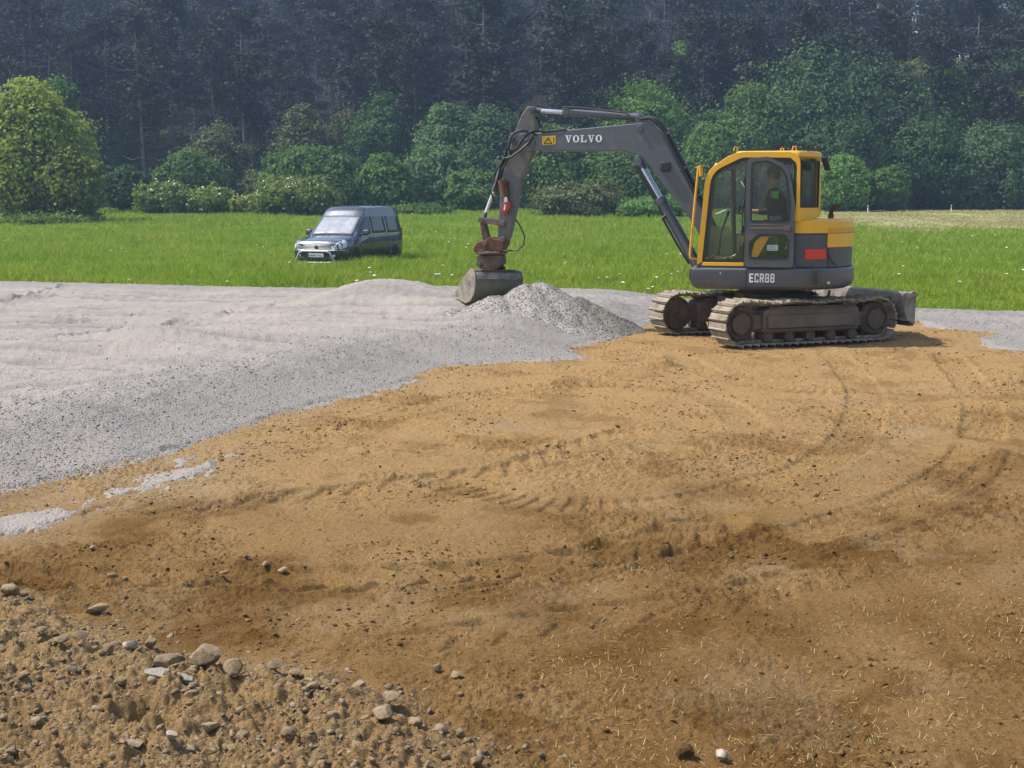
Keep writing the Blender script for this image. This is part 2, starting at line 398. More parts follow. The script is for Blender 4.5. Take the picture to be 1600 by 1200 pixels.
M_clay = soilmat('clay', (.41, .262, .113), (.15, .074, .014), (.38, .285, .17), bs=1.6, crumb=.75)
M_rub = soilmat('rubble_earth', (.215, .158, .098), (.13, .078, .034), (.28, .235, .18))
M_grav = soilmat('gravel', (.345, .318, .29), (.20, .186, .172), (.405, .348, .30), (.25, .245, .245), .8, 55)
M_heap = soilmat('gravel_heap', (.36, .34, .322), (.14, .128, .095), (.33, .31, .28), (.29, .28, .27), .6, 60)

X, Y, Z, V, F = field_grid(2.6, 34, .0042, 820, clay_h)
x, y = V[:, 0], V[:, 1]
edge_d = poly_sd(x, y, BED)
topsoil_vignette = sst(10.5, 4.8, y - .55 * np.clip(x, 0, 5) + 1.6 * fbm(x * .6, y * .6, 4, 81)) * .9    # darker topsoil with stubble; vignette darkening towards the front put into it too
moist_shade = np.clip(topsoil_vignette * (.8 + .5 * fbm(x * 1.5, y * 1.1, 4, 82)) + .45 * sst(.05, .45, fbm(x * 1.1, y * .9, 5, 83, .6)), 0, 1)
rub = sst(-.1, .35, rubble_mask(x, y))
moist_shade = moist_shade * (1 - .75 * rub)
pale = np.clip(.22 * sst(.1, .5, fbm(x * 1.2, y * .9, 5, 85, .65)) + .55 * rub * (.6 + .6 * fbm(x * 4, y * 4, 3, 86)) + .35 * sst(-.5, -.05, edge_d) * sst(-9, 0, -y + 6) + .6 * sst(-.5, .0, poly_sd(x, y, TONGUE)) * (.6 + .8 * fbm(x * 3, y * 3, 3, 88)), 0, 1)
for px, py, rr in ((1420, 672, .3), (1310, 627, .45), (800, 668, .35), (330, 770, .5)):
    q = gpt(px, py); pale = np.maximum(pale, (.55 + .5 * fbm(x * 5, y * 5, 3, 87)) * np.exp(-((x - q[0]) / rr) ** 2 - ((y - q[1]) / (rr * .8)) ** 2))
tag(link_mesh('clay_ground', np_mesh('clay_ground', V, F, True, {'moist_shade': moist_shade, 'pale': pale}), M_clay), kind='structure')

X, Y, Z, V, F = field_grid(6.5, 33.5, .0045, 700, bed_h)
x, y = V[:, 0], V[:, 1]
bd = poly_sd(x, y, BED)
keep = (bd > -1.2) | (poly_sd(x, y, TONGUE) > -.8)
kf = keep[F].any(1); F = F[kf]
used = np.zeros(len(V), bool); used[F.ravel()] = True; idx = np.cumsum(used) - 1
V2 = V[used]; F2 = idx[F]; x, y = V2[:, 0], V2[:, 1]; bd = bd[used]
dust = np.clip(sst(1.2, 3.5, bd) * (.55 + .9 * fbm(x * .25, y * .7, 4, 91)), 0, 1) * sst(2, -2, x)
dust = np.maximum(dust, (.55 + .5 * fbm(x * 3, y * 3, 3, 97)) * sst(-.3, .1, poly_sd(x, y, TONGUE)) * sst(.1, -.3, bd))
moT = sst(-.3, .1, poly_sd(x, y, TONGUE)) * sst(.1, -.3, bd) * .25
dust = np.maximum(dust, .55 * sst(.1, -.3, poly_sd(x, y, TONGUE)) * sst(1.2, .2, bd) * sst(.0, .25, fbm(x * .6, y * .6, 3, 95) + .15) * sst(12, 9, y))
rowm = sst(.2, .9, np.sin((y + .33 * x) * 5.5 + 2 * fbm(x * .4, y * .9, 2, 58) + 1.2)) * sst(1.5, 4, bd) * sst(-.1, .3, fbm(x * .5, y * .8, 3, 99))
trk = np.max([sst(.2, .12, seg_info(x, y, p_)[0]) for p_ in BEDTRACKS], 0) * sst(-.3, .1, fbm(x * .7, y * .7, 2, 65)) * sst(.2, 1, bd)
mo = np.clip(moT + .85 * streaks(x, y) * sst(.8, 2.5, bd) + .8 * trk + .6 * sst(-.1, .2, bd) * sst(2.0, .6, bd) + .6 * rowm + .4 * sst(.1, .5, fbm(x * .6, y * 1.6, 4, 93)), 0, 1) * .8  # darker mix: the bank slope's shade put into colour, plus streaks and tracks
dust = dust * (1 - .85 * np.maximum(streaks(x, y) * sst(.8, 2.5, bd), trk))
tag(link_mesh('gravel_bed', np_mesh('gravel_bed', V2, F2, True, {'moist_shade': mo, 'pale': dust}), M_grav), kind='structure')

# heap of gravel under the bucket: a thing of its own
HEAP = (.50, 19.75)
def heap_h(x, y):
    wx, wy = x + .10 * fbm(x * 2.2, y * 2.2, 3, 101), y + .10 * fbm(x * 2.2 + 9, y * 2.2, 3, 103)
    cone = lambda cx, cy, h, k, e=1.0: h - k * np.sqrt((wx - cx) ** 2 + ((wy - cy) * e) ** 2 + .006)
    z = np.maximum(cone(HEAP[0], HEAP[1], .82, .62), cone(HEAP[0] - .28, HEAP[1] - .15, .79, .58))
    z = np.maximum(z, cone(HEAP[0] + .55, HEAP[1] + .05, .57, .56)); z = np.maximum(z, np.maximum(cone(HEAP[0] - .75, HEAP[1] - .35, .62, .44), cone(HEAP[0] - 1.35, HEAP[1] - .5, .40, .30)))
    z = np.maximum(z, cone(HEAP[0] + .1, HEAP[1] - .8, .36, .36))
    return z + .02 * fbm(x * 6, y * 6, 3, 105) + .012 * np.abs(fbm(x * 16, y * 16, 2, 106))
gx = np.linspace(HEAP[0] - 2.7, HEAP[0] + 1.9, 190); gy = np.linspace(HEAP[1] - 2.0, HEAP[1] + 1.9, 190)
GX, GY = np.meshgrid(gx, gy); HZ = np.maximum(heap_h(GX, GY), -.12)
i = np.arange(190 * 190).reshape(190, 190)
F = np.stack([i[:-1, :-1].ravel(), i[:-1, 1:].ravel(), i[1:, 1:].ravel(), i[1:, :-1].ravel()], 1)
V = np.stack([GX.ravel() - HEAP[0], GY.ravel() - HEAP[1], HZ.ravel()], 1)
kf = (V[F][:, :, 2] > -.11).any(1); F = F[kf]
damp_shade = sst(.28, .48, V[:, 0] + .75 * V[:, 1] + .12 * fbm(V[:, 0] * 2, V[:, 1] * 2, 3, 107)) * .95  # back-right flank: wetter gravel, with its shade also put into the colour
o = link_mesh('gravel_heap', np_mesh('gravel_heap', V, F, True, {'moist_shade': damp_shade, 'pale': np.zeros(len(V))}), M_heap)
o.location = (HEAP[0], HEAP[1], 0)
tag(o, 'steep cone of fresh grey gravel just tipped in front of the excavator bucket', 'gravel heap')

# meadow and hill sheets
def hill_h(x, y):
    t = np.clip((y - 108) / 150, 0, 1)
    top = 46 - 24 * sst(45, 105, x) + 4 * sst(0, -80, x)
    return meadow_h(x, y) - .4 + top * (t ** 1.15) + 1.2 * fbm(x * .05, y * .05, 3, 111)
def sheet(name, xs, ys, fn, m, attrs=None):
    GX, GY = np.meshgrid(xs, ys); Z = fn(GX, GY); i = np.arange(GX.size).reshape(GX.shape)
    F = np.stack([i[:-1, :-1].ravel(), i[:-1, 1:].ravel(), i[1:, 1:].ravel(), i[1:, :-1].ravel()], 1)
    V = np.stack([GX.ravel(), GY.ravel(), Z.ravel()], 1)
    return tag(link_mesh(name, np_mesh(name, V, F, True, attrs(V[:, 0], V[:, 1]) if attrs else None), m), kind='structure')
def meadow_mat():
    m, ns, ls, b = nodes('meadow')
    co = ns.new('ShaderNodeTexCoord').outputs['Object']
    c = mixc(ns, ls, ramp(ns, ls, noise(ns, ls, .25, 6, .65, co), .35, .65), (.15, .245, .018), (.21, .30, .033))
    c = mixc(ns, ls, ramp(ns, ls, noise(ns, ls, 6, 5, .7, co), .4, .7), c, (.09, .17, .016))
    c = mixc(ns, ls, ramp(ns, ls, noise(ns, ls, .08, 4, .6, co), .45, .7), c, (.21, .27, .035))
    c = mixc(ns, ls, attr(ns, 'pale'), c, (.34, .33, .15))
    ls.new(c, b.inputs['Base Color']); b.inputs['Roughness'].default_value = .9; b.inputs['Specular IOR Level'].default_value = .1
    ls.new(bump(ns, ls, noise(ns, ls, 14, 5, .7, co), 1, .08), b.inputs['Normal'])
    return m
def pale_field(x, y): return np.clip(sst(60, 68, y - .1 * x + 3 * fbm(x * .1, y * .1, 3, 121)) * sst(13, 22, x + 6 * fbm(x * .2, y * .15, 2, 123)), 0, 1)
xs = np.concatenate([np.arange(-320, -60, 13.), np.arange(-60, 60, 1.2), np.arange(60, 321, 13.)])
ys = np.concatenate([np.arange(-80, 2, 8.), np.arange(2, 50, .7), np.arange(50, 130, 2.), np.arange(130, 330, 10.)])
sheet('meadow', xs, ys, meadow_h, meadow_mat(), lambda x, y: {'pale': pale_field(x, y)})
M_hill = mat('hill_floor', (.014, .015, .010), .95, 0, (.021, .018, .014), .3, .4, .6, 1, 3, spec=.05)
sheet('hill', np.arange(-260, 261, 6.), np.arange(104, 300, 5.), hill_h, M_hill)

# ---------------------------------------------------------------- scattered stuff
ICO = None
def ico(sub):
    bm = bmesh.new(); bmesh.ops.create_icosphere(bm, subdivisions=sub, radius=1)
    v = np.array([p.co[:] for p in bm.verts]); f = np.array([[q.index for q in t.verts] for t in bm.faces]); bm.free(); return v, f
def scatter_stones(pos, size, sub, flat=.65, rough=.3, sink=.25):
    bv, bf = ico(sub); n = len(pos); k = len(bv)
    bank = []
    for _ in range(24):                                         # chipped, angular base shapes
        q = bv * (1 + rough * (rng.random((k, 1)) * 2 - 1))
        for _ in range(5):
            nr = rng.normal(size=3); nr /= np.linalg.norm(nr); h = .32 + .32 * rng.random(); q = q - np.clip(q @ nr - h, 0, None)[:, None] * nr[None]
        bank.append(q)
    bv = np.array(bank)[rng.integers(0, 24, n)]; jit = 1 + .12 * (rng.random((n, k, 1)) * 2 - 1)
    a = rng.random(n) * 2 * PI; ca, sa = np.cos(a)[:, None], np.sin(a)[:, None]
    P = bv * jit * np.stack([.75 + .6 * rng.random(n), .65 + .4 * rng.random(n), flat * (.7 + .6 * rng.random(n))], 1)[:, None, :]
    tl = (rng.random((n, 1)) - .5) * .8; z = P[:, :, 2] + tl * P[:, :, 0]
    Xr, Yr = P[:, :, 0] * ca - P[:, :, 1] * sa, P[:, :, 0] * sa + P[:, :, 1] * ca
    P = np.stack([Xr, Yr, z], 2) * size[:, None, None] + pos[:, None, :]
    P[:, :, 2] += size[:, None] * (flat - sink)
    return P.reshape(-1, 3), (bf[None] + (np.arange(n) * k)[:, None, None]).reshape(-1, 3)
def stonemat(name, c1, c2, bs=.5):
    m, ns, ls, b = nodes(name); geo = ns.new('ShaderNodeNewGeometry'); co = ns.new('ShaderNodeTexCoord').outputs['Object']
    c = mixc(ns, ls, geo.outputs['Random Per Island'], c1, c2)
    c = mixc(ns, ls, ramp(ns, ls, noise(ns, ls, 22, 6, .75, co), .4, .62), c, (.62, .54, .45), 'MULTIPLY')
    ls.new(c, b.inputs['Base Color']); b.inputs['Roughness'].default_value = .92; b.inputs['Specular IOR Level'].default_value = .2
    ls.new(bump(ns, ls, noise(ns, ls, 45, 5, .7, co), bs, .015), b.inputs['Normal']); return m
def view_xy(n, y0, y1, k=1.0, m=.43, off=.4):
    """random places on the ground, denser near the camera"""
    u = rng.random(n); e = 1 - k * 1.0
    Y = y0 * (y1 / y0) ** u
    return (rng.random(n) * 2 - 1) * (m * Y + off), Y
M_clod = stonemat('clay_clod', (.34, .21, .085), (.18, .095, .03))
M_rstone = stonemat('rubble_stone', (.21, .156, .098), (.29, .232, .16))
M_peb = stonemat('gravel_stone', (.24, .228, .215), (.395, .372, .345))

# clay clods
x, y = view_xy(120000, 3.6, 21)
dens = sst(-.05, .45, fbm(x * .8, y * .8, 4, 131)) * .8 + .06
k = (rng.random(len(x)) < dens) & (poly_sd(x, y, BED) < -.05) & (rubble_mask(x, y) < .1)
x, y = x[k], y[k]; s = .003 + .020 * rng.random(len(x)) ** 7 + .0003 * y
s = s * np.where(y < 8, .8, 1); dk = sst(9.8, 4.6, y - .55 * np.clip(x, 0, 5) + 1.6 * fbm(x * .6, y * .6, 4, 81)) > .25 + .3 * rng.random(len(x))
for q_, nm_, mm_, lb_ in ((~dk, 'clay_clods', M_clod, 'crumbled clods of tan clay over the scraped ground'), (dk, 'topsoil_clods', stonemat('topsoil_clod', (.23, .135, .05), (.12, .066, .02)), 'crumbled clods of dark brown topsoil in the near ground')):
    V, F = scatter_stones(np.stack([x[q_], y[q_], clay_h(x[q_], y[q_])], 1), s[q_], 1, .6, .45, .5)
    tag(link_mesh(nm_, np_mesh(nm_, V, F), mm_), lb_, 'clods', kind='stuff')
# rubble crumbs of the corner
x = -4.5 + 6.2 * rng.random(70000); y = 3.3 + 5.2 * rng.random(70000)
r = rubble_mask(x, y); k = (r > -.15) & (rng.random(len(x)) < (.15 + .6 * sst(-.1, .3, r)) * (.4 + 1.4 * np.clip(fbm(x * 3, y * 3, 3, 39) + .25, 0, 1))) & (np.abs(x) < .45 * y + .4); x, y = x[k], y[k]
s = .004 + .020 * rng.random(len(x)) ** 6 + .005 * rng.random(len(x)) ** 2
V, F = scatter_stones(np.stack([x, y, clay_h(x, y)], 1), s, 1, .6, .4, .5)
tag(link_mesh('rubble', np_mesh('rubble', V, F), M_rstone), 'loose crumbly rubble of clods and small stones in the near corner', 'rubble', kind='stuff')
# gravel grains
x, y = view_xy(120000, 8.0, 26, m=.44)
bd = poly_sd(x, y, BED); td = poly_sd(x, y, TONGUE)
pr = np.where(bd > -.12, np.where(bd < 1.8, .8, .10), np.where(td > -.1, .22, np.where(bd > -.8, .16 * sst(-.8, -.1, bd), 0)))
k = rng.random(len(x)) < pr; x, y = x[k], y[k]; s = .005 + .010 * rng.random(len(x)) ** 4 + .00012 * y
z = np.maximum(bed_h(x, y), clay_h(x, y)); 
V, F = scatter_stones(np.stack([x, y, z], 1), s, 0 if False else 1, .6, .3, .5)
tag(link_mesh('gravel_stones', np_mesh('gravel_stones', V, F), M_peb), 'loose grey crushed stones over the gravel bed', 'gravel', kind='stuff')
n = 26000; a = rng.random(n) * 2 * PI; rr = 1.9 * np.sqrt(rng.random(n)); x, y = HEAP[0] + rr * np.cos(a), HEAP[1] + rr * np.sin(a)
hz = heap_h(x, y); k = hz > bed_h(x, y) - .02; x, y, hz = x[k], y[k], hz[k]
V, F = scatter_stones(np.stack([x, y, hz], 1), .006 + .011 * rng.random(len(x)) ** 3, 1, .7, .3, .45)
tag(link_mesh('heap_stones', np_mesh('heap_stones', V, F), M_peb), 'loose grey stones lying on the tipped gravel heap', 'gravel', kind='stuff')
# straw stubble
x, y = view_xy(30000, 3.9, 12)
p_ = sst(9.5, 5.5, y - .5 * np.clip(x, 0, 4)) * sst(-1.4, .8, x + .3 * fbm(x * 1, y * 1, 3, 141)) * (.25 + 1.2 * np.clip(fbm(x * 1.1, y * 1.1, 3, 143) + .15, 0, 1))
k = (rng.random(len(x)) < p_) & (rubble_mask(x, y) < -.05); x, y = x[k], y[k]; n = len(x)
a = rng.random(n) * 2 * PI; up = (rng.random(n) ** 1.6) * 1.2 + .04; Ls = .010 + .032 * rng.random(n) ** 2; wd = .0009 + .0010 * rng.random(n)
z = clay_h(x, y) + .002
d = np.stack([np.cos(a) * np.cos(up), np.sin(a) * np.cos(up), np.sin(up)], 1); sde = np.stack([-np.sin(a), np.cos(a), 0 * a], 1)
b0 = np.stack([x, y, z], 1); mid = b0 + d * (Ls * .5)[:, None]; tip = b0 + d * Ls[:, None] + np.stack([0 * a, 0 * a, -Ls * .1], 1) + sde * (Ls * .06)[:, None]
V = np.stack([b0 - sde * wd[:, None], b0 + sde * wd[:, None], mid + sde * wd[:, None], mid - sde * wd[:, None], tip + sde * wd[:, None] * .6, tip - sde * wd[:, None] * .6], 1).reshape(-1, 3)
o_ = (np.arange(n) * 6)[:, None]; F = np.concatenate([o_ + np.array([[0, 1, 2, 3]]), o_ + np.array([[3, 2, 4, 5]])])
M_straw = leafmat('straw', (.28, .195, .075), (.40, .30, .13), .15, .03, .1)
tag(link_mesh('straw_stubble', np_mesh('straw_stubble', V, F), M_straw), 'short dry straw and stubble scattered over dark topsoil', 'straw', kind='stuff')

# single stones one can point at
STONE_G = 'stones lying in the rubble'
SL = 'rough buff stone half sunk in the crumbly rubble of the near corner'
stones = [(325, 1068, 56, .95, 'largest upright buff boulder at the rim of the rubble'), (268, 1066, 58, .55, 'long low boulder beside the largest upright buff boulder'),
    (366, 1076, 40, .8, 'round boulder just right of the largest upright buff boulder'), (205, 1015, 30, .75, 'pale rounded stone standing alone above the rubble rim'),
    (415, 886, 15, .6, None), (441, 890, 19, .45, None), (175, 897, 22, .5, None), (196, 896, 16, .6, None), (350, 903, 15, .6, None), (386, 881, 12, .6, None),
    (145, 861, 13, .7, None), (683, 1031, 20, .7, 'grey brown stone lying alone on the topsoil right of the rubble'), (712, 1040, 24, .35, None),
    (1128, 1193, 26, .7, 'pale stone lying alone in the straw at the bottom'), (210, 1192, 36, .35, None), (650, 1138, 34, .65, None), (690, 1142, 26, .8, None),
    (16, 934, 30, .8, None), (35, 928, 22, .7, None), (150, 944, 36, .5, None), (130, 986, 20, .8, None), (128, 1030, 34, .75, None), (95, 1038, 26, .6, None), (170, 1032, 26, .7, None),
    (235, 1004, 24, .8, None), (54, 1018, 16, .8, None), (70, 1022, 18, .7, None), (430, 1062, 26, .6, None), (462, 1068, 26, .6, None), (490, 1092, 26, .6, None), (560, 1062, 26, .7, None),
    (525, 1052, 18, .7, None), (410, 1045, 20, .6, None), (610, 1105, 40, .6, None), (600, 1145, 44, .5, None), (745, 1180, 30, .7, None), (720, 1140, 22, .7, None), (820, 1150, 16, .7, None), (1068, 1186, 34, .7, 'dark crumbly soil clod in the straw near the bottom edge'),
    (20, 1195, 24, .7, None), (60, 1160, 22, .7, None), (330, 1160, 36, .55, None), (450, 1180, 34, .6, None), (270, 1190, 24, .8, 'white chalky stone in the rubble at the bottom edge'), (520, 1150, 26, .7, None),
    (300, 1120, 30, .5, None), (190, 1100, 28, .5, None), (40, 1075, 24, .6, None), (110, 1075, 22, .6, None), (380, 1170, 28, .7, None), (560, 1180, 26, .6, None)]
M_white = stonemat('pale_stone', (.38, .33, .27), (.42, .37, .31), .3)
M_dclod = stonemat('dark_clod', (.09, .05, .02), (.12, .07, .03), .8)
def make_stone(px, py, d, fl, lab, i):
    x, y = gpt(px, py, .08 if px < 900 and py > 920 else .01); r = d / 2 * y / 2000 * 1.02
    bv, bf = ico(3); rg = np.random.default_rng(900 + i)
    q = bv.copy(); o_ = rg.random(3) * 30
    nz = fbm(q[:, 0] * 1.3 + o_[0] + q[:, 2] * .7, q[:, 1] * 1.3 + o_[1] - q[:, 2] * .9, 4, 300 + i)
    q = q * (1 + .32 * nz)[:, None]
    for _ in range(11):                                         # chip flat facets off it
        nrm = rg.normal(size=3); nrm /= np.linalg.norm(nrm); h = .5 + .22 * rg.random()
        dd = q @ nrm; q = q - np.clip(dd - h, 0, None)[:, None] * nrm[None] * .9
    q = q * np.array([1.0, .8 + .25 * rg.random(), fl]) * r
    o = link_mesh('stone', np_mesh('stone', q, bf, True), M_white if (lab and ('pale' in lab or 'white' in lab)) else M_dclod if (lab and 'clod' in lab) else M_rstone)
    o.data.set_sharp_from_angle(angle=R(13))
    z = float(np.max(clay_h(np.array([x]), np.array([y])))) + r * fl * .62 + .01
    o.location = (x, y, z); o.rotation_euler = (rg.random() * .4 - .2, rg.random() * .4 - .2, rg.random() * 1.2 - .6)
    tag(o, lab or (SL if (px < 780 and py > 915) else 'small pale stone lying loose on the bare brown clay'), 'stone', None if lab else (STONE_G if (px < 780 and py > 915) else 'small stones lying on the clay'))
for i, s_ in enumerate(stones): make_stone(*s_, i)
mb = MB(); q = gpt(263, 1084, .1); mb.prism([(-.1, .01), (-.04, .035), (.1, .012), (.11, -.012), (.02, -.02), (-.09, -.012)], -.012, .012, 'z')
o = mb.build('stone_splinter', mat('slate', (.26, .24, .2), .9, 0, None, 20, bmp=.5), None, .003); o.location = (q[0], q[1], .17); o.rotation_euler = (.35, .1, -.15)
tag(o, 'flat grey stone splinter lying in front of the low boulder', 'stone')

# ================================================================= GRASS
M_grass = leafmat('grass_blade', (.155, .262, .017), (.255, .35, .038), .45, .01, 0, (.28, .335, .05))
M_grass2 = leafmat('dry_grass_blade', (.30, .29, .12), (.42, .38, .18), .4, .02, 0)
def grass_field(n, y0, y1, pale):
    u = rng.random(n); Y = 1 / ((1 / y0) * (1 - u) + (1 / y1) * u) if False else y0 * (y1 / y0) ** u
    Xx = (rng.random(n) * 2 - 1) * (.45 * Y + 2)
    d, s, _ = seg_info(Xx, Y, EDGE)
    pf = pale_field(Xx, Y)
    k = (s < .12 * fbm(Xx * 1.2, Y * 1.2, 2, 150)) & ((rng.random(n) < pf) == pale); Xx, Y = Xx[k], Y[k]; d = d[k]; n = len(Xx)
    clump = fbm(Xx * .5, Y * .5, 3, 151); cl2 = fbm(Xx * 2.5, Y * 2.5, 2, 153)
    h = (.10 + .16 * rng.random(n)) * (1 + 1.1 * clump + .5 * cl2) * sst(-.3, 1.2, d) + .05
    h = np.clip(h * .8 * (1 + .9 * np.clip(fbm(Xx * .14, Y * .14, 3, 155), -.4, .6)), .04, .42) * (.45 if pale else 1)
    wd = (.006 + .00042 * Y) * (.7 + .8 * rng.random(n))
    a = rng.random(n) * 2 * PI; ln = (rng.random(n) * 1.1 + .2) * h; b = rng.random(n) * 2 * PI
    z = meadow_h(Xx, Y) - .02
    P0 = np.stack([Xx - np.cos(a) * wd, Y - np.sin(a) * wd, z], 1); P1 = np.stack([Xx + np.cos(a) * wd, Y + np.sin(a) * wd, z], 1)
    P2 = np.stack([Xx + np.cos(b) * ln, Y + np.sin(b) * ln, z + h], 1)
    return np.stack([P0, P1, P2], 1).reshape(-1, 3), np.arange(3 * n).reshape(-1, 3)
V, F = grass_field(520000, 22, 108, False)
tag(link_mesh('meadow_grass', np_mesh('meadow_grass', V, F), M_grass), 'bright green long meadow grass beyond the gravel', 'grass', kind='stuff')
V, F = grass_field(260000, 55, 112, True)
tag(link_mesh('dry_grass', np_mesh('dry_grass', V, F), M_grass2), 'pale dry grass strip along the far trees', 'grass', kind='stuff')
# white flower heads standing in the meadow
M_petal = mat('petal', (.8, .8, .74), .7); M_stem = mat('flower_stem', (.1, .17, .03), .7)
def flower_mesh():
    mb = MB(); mb.tube([(0, 0, 0), (.01, 0, .16), (0, .01, .30)], .006, 5)
    st = mb
    mh = MB()
    for k in range(9):
        a = k * 2.4; r = .013 * math.sqrt(k)
        mh.lathe([(.004, .285), (.015, .295), (.013, .307), (.004, .312)], (math.cos(a) * r, .01 + math.sin(a) * r, 0.004 * (k % 3)), 'z', 7)
    return st, mh
st, mh = flower_mesh()
root = empty('wildflower'); fs_ = st.build('stem', M_stem, root); fh_ = mh.build('flower_head', M_petal, root)
fl = []
for px0, px1, py0, py1, n in ((1000, 1080, 395, 450, 8), (1340, 1590, 365, 390, 10), (1330, 1600, 395, 460, 6), (820, 1000, 370, 450, 9), (640, 745, 355, 430, 7), (20, 460, 345, 440, 7), (540, 740, 415, 455, 4)):
    fl += [(rng.uniform(px0, px1), rng.uniform(py0, py1)) for _ in range(n)]
fl += [(682, 369), (692, 373), (700, 379), (712, 373), (712, 381), (585, 432), (686, 427), (885, 409), (456, 411), (42, 347), (235, 360), (340, 358)]
def copy_thing(r):
    c = r.copy(); C.objects.link(c)
    for ch in r.children:
        d = ch.copy(); C.objects.link(d); d.parent = c
    return c
for i, (px, py) in enumerate(fl):
    o = root if i == 0 else copy_thing(root)
    x, y = gpt(px, py, .28); 
    for _ in range(6):
        zz = float(meadow_h(np.array([x]), np.array([y]))[0]); x, y = gpt(px, py, zz + .27)
    s = rng.uniform(.55, 1.0); o.location = (x, y, float(meadow_h(np.array([x]), np.array([y]))[0])); o.scale = (s, s, s * rng.uniform(.8, 1.1)); o.rotation_euler = (rng.uniform(-.2, .2), rng.uniform(-.2, .2), rng.uniform(0, 6))
    tag(o, 'small white wildflower head standing in the green meadow grass', 'wildflower', 'white wildflowers dotted through the meadow')

# ================================================================= TREES
M_bark = mat('bark', (.085, .07, .055), .95, 0, (.05, .042, .035), 6, bmp=.8, bscale=20, spec=.1)
M_pbark = mat('pine_bark', (.15, .135, .13), .95, 0, (.06, .05, .052), 3, bmp=.8, bscale=12, spec=.1)
M_dead = mat('dead_wood', (.15, .143, .135), .9, 0, (.10, .095, .09), 4, bmp=.5, bscale=12, spec=.1)
def leaves(cent, nrm, size, rg):
    """folded leaf-spray quads"""
    n = len(cent)
    v = nrm + rg.normal(size=(n, 3)) * .75; v /= np.linalg.norm(v, axis=1)[:, None] + 1e-9
    t = np.cross(v, rg.normal(size=(n, 3))); t /= np.linalg.norm(t, axis=1)[:, None] + 1e-9
    b = np.cross(v, t); s = (size * (.55 + .9 * rg.random(n)))[:, None]; wq = .45 + .3 * rg.random((n, 1))
    V = np.stack([cent - t * s, cent + b * s * wq + v * s * .2, cent + t * s, cent - b * s * wq + v * s * .15], 1).reshape(-1, 3)
    return V, np.arange(4 * n).reshape(-1, 4)
def crown_points(lobes, n_clump, per, rg, spread=.16, droop=0):
    """clumps of leaf sprays on and within rounded lobes; lobes: (x, y, z, rx, ry, rz)"""
    L = np.array(lobes); wgt = (L[:, 3] * L[:, 5]) ** .9; wgt /= wgt.sum()
    ci = rg.choice(len(L), n_clump, p=wgt); l = L[ci]
    d = rg.normal(size=(n_clump, 3)); d[:, 2] = d[:, 2] * .9 + .18; d /= np.linalg.norm(d, axis=1)[:, None]
    bl = fbm(d[:, 0] * 2.3 + ci * 3.7, d[:, 2] * 2.3 + d[:, 1] * 1.9 + ci * 1.3, 3, 211)
    rr = (1 - np.abs(rg.normal(size=n_clump)) * .25).clip(.2, 1.1) * (1 + .55 * bl) + (rg.random(n_clump) < .12) * rg.random(n_clump) * .35
    c = l[:, :3] + d * l[:, 3:] * rr[:, None]
    m = np.repeat(np.arange(n_clump), per); R_ = l[m, 3:].mean(1)
    off = rg.normal(size=(len(m), 3)) * np.array([1, 1, .7]) * (spread * R_ * (.35 + 1.0 * rg.random(n_clump)[m] ** 1.5))[:, None]
    off[:, 2] -= droop * np.abs(off[:, 2])
    p = c[m] + off
    return p, d[m] + off / (np.linalg.norm(off, axis=1)[:, None] + .1) * .6 + np.array([0, 0, .35])
def broad_tree(name, label, px, Y, top, wpx, m, seed, cat='tree', group=None, nl=9, dens=1.0, leaf=.125, low=.12, droop=0, flower=None, spread=.24, lean=0):
    rg = np.random.default_rng(seed); s = 2000 / Y; x0 = (px - 800) / s
    fn = hill_h if Y > 116 else meadow_h
    z0 = float(fn(np.array([x0]), np.array([float(Y)]))[0]); H = CAM_H + (315 - top) / s - z0; W = wpx / s / 2
    lob = []
    for i in range(nl):
        f = (i + .5) / nl; a = i * 2.4 + rg.random() * .8
        zc = H * (low + .16 + (.80 - low - .16) * f + .05 * (rg.random() - .5))
        env = W * (math.sin(PI * min(1, (.22 + .78 * (zc / H)) ** 1.05)) ** .6 if zc < H * .97 else .2)
        r = env * (.42 + .22 * rg.random()); q = max(0, env - r) * (.75 + .35 * rg.random())
        rz = min(r * (.75 + .3 * rg.random()), H - zc, )
        lob.append((math.cos(a) * q + lean * zc, math.sin(a) * q * .8, max(zc, rz * .8), r, r, max(rz, H * .1)))
    lob.append((lean * H, 0, H * .84, W * .42, W * .42, H * .16)); lob.append((lean * H * .4, 0, H * .45, W * .7, W * .6, H * .33))
    area = sum(l[3] * l[5] for l in lob)
    nc = int(min(1100, 26 * area / leaf ** 2 / 28 * dens) + 40)
    P, D = crown_points(lob, nc, 40, rg, spread, droop)
    k = P[:, 2] > -.1; V, F = leaves(P[k], D[k], leaf, rg)
    root = empty(name, (x0, Y, z0))
    link_mesh('crown', np_mesh('crown', V, F), m, root)
    mb = MB(); tr = .035 * H ** .9 * .55 + .03
    top_p = Vector((lean * H, 0, H * .8)); pts = [Vector((0, 0, -.3)), Vector((.04 * H * rg.normal() * .3, .02 * H, H * .2)), Vector((lean * H * .5, 0, H * .45)), top_p]
    mb.tube(pts, tr * 1.3, 8, True, tr * .3)
    for l in lob[:nl]:
        f = .18 + .4 * rg.random(); b0 = pts[0].lerp(top_p, f)
        e = Vector(l[:3]); mid = b0.lerp(e, .5) + Vector((0, 0, -.04 * H))
        mb.tube([b0, mid, e], tr * .5, 5, True, tr * .12)
    mb.build('trunk' if cat == 'tree' else 'stem', M_bark, root, 0, 60)
    if flower is not None:
        kk = rg.choice(len(P), flower, replace=False); Pf = P[kk] + D[kk] * .12; n = len(Pf)
        V, F = leaves(Pf, D[kk] + np.array([0, -.6, .6]), .085, rg)
        link_mesh('blossom', np_mesh('blossom', V, F), M_bloss, root)
    tag(root, label, cat, group); return root
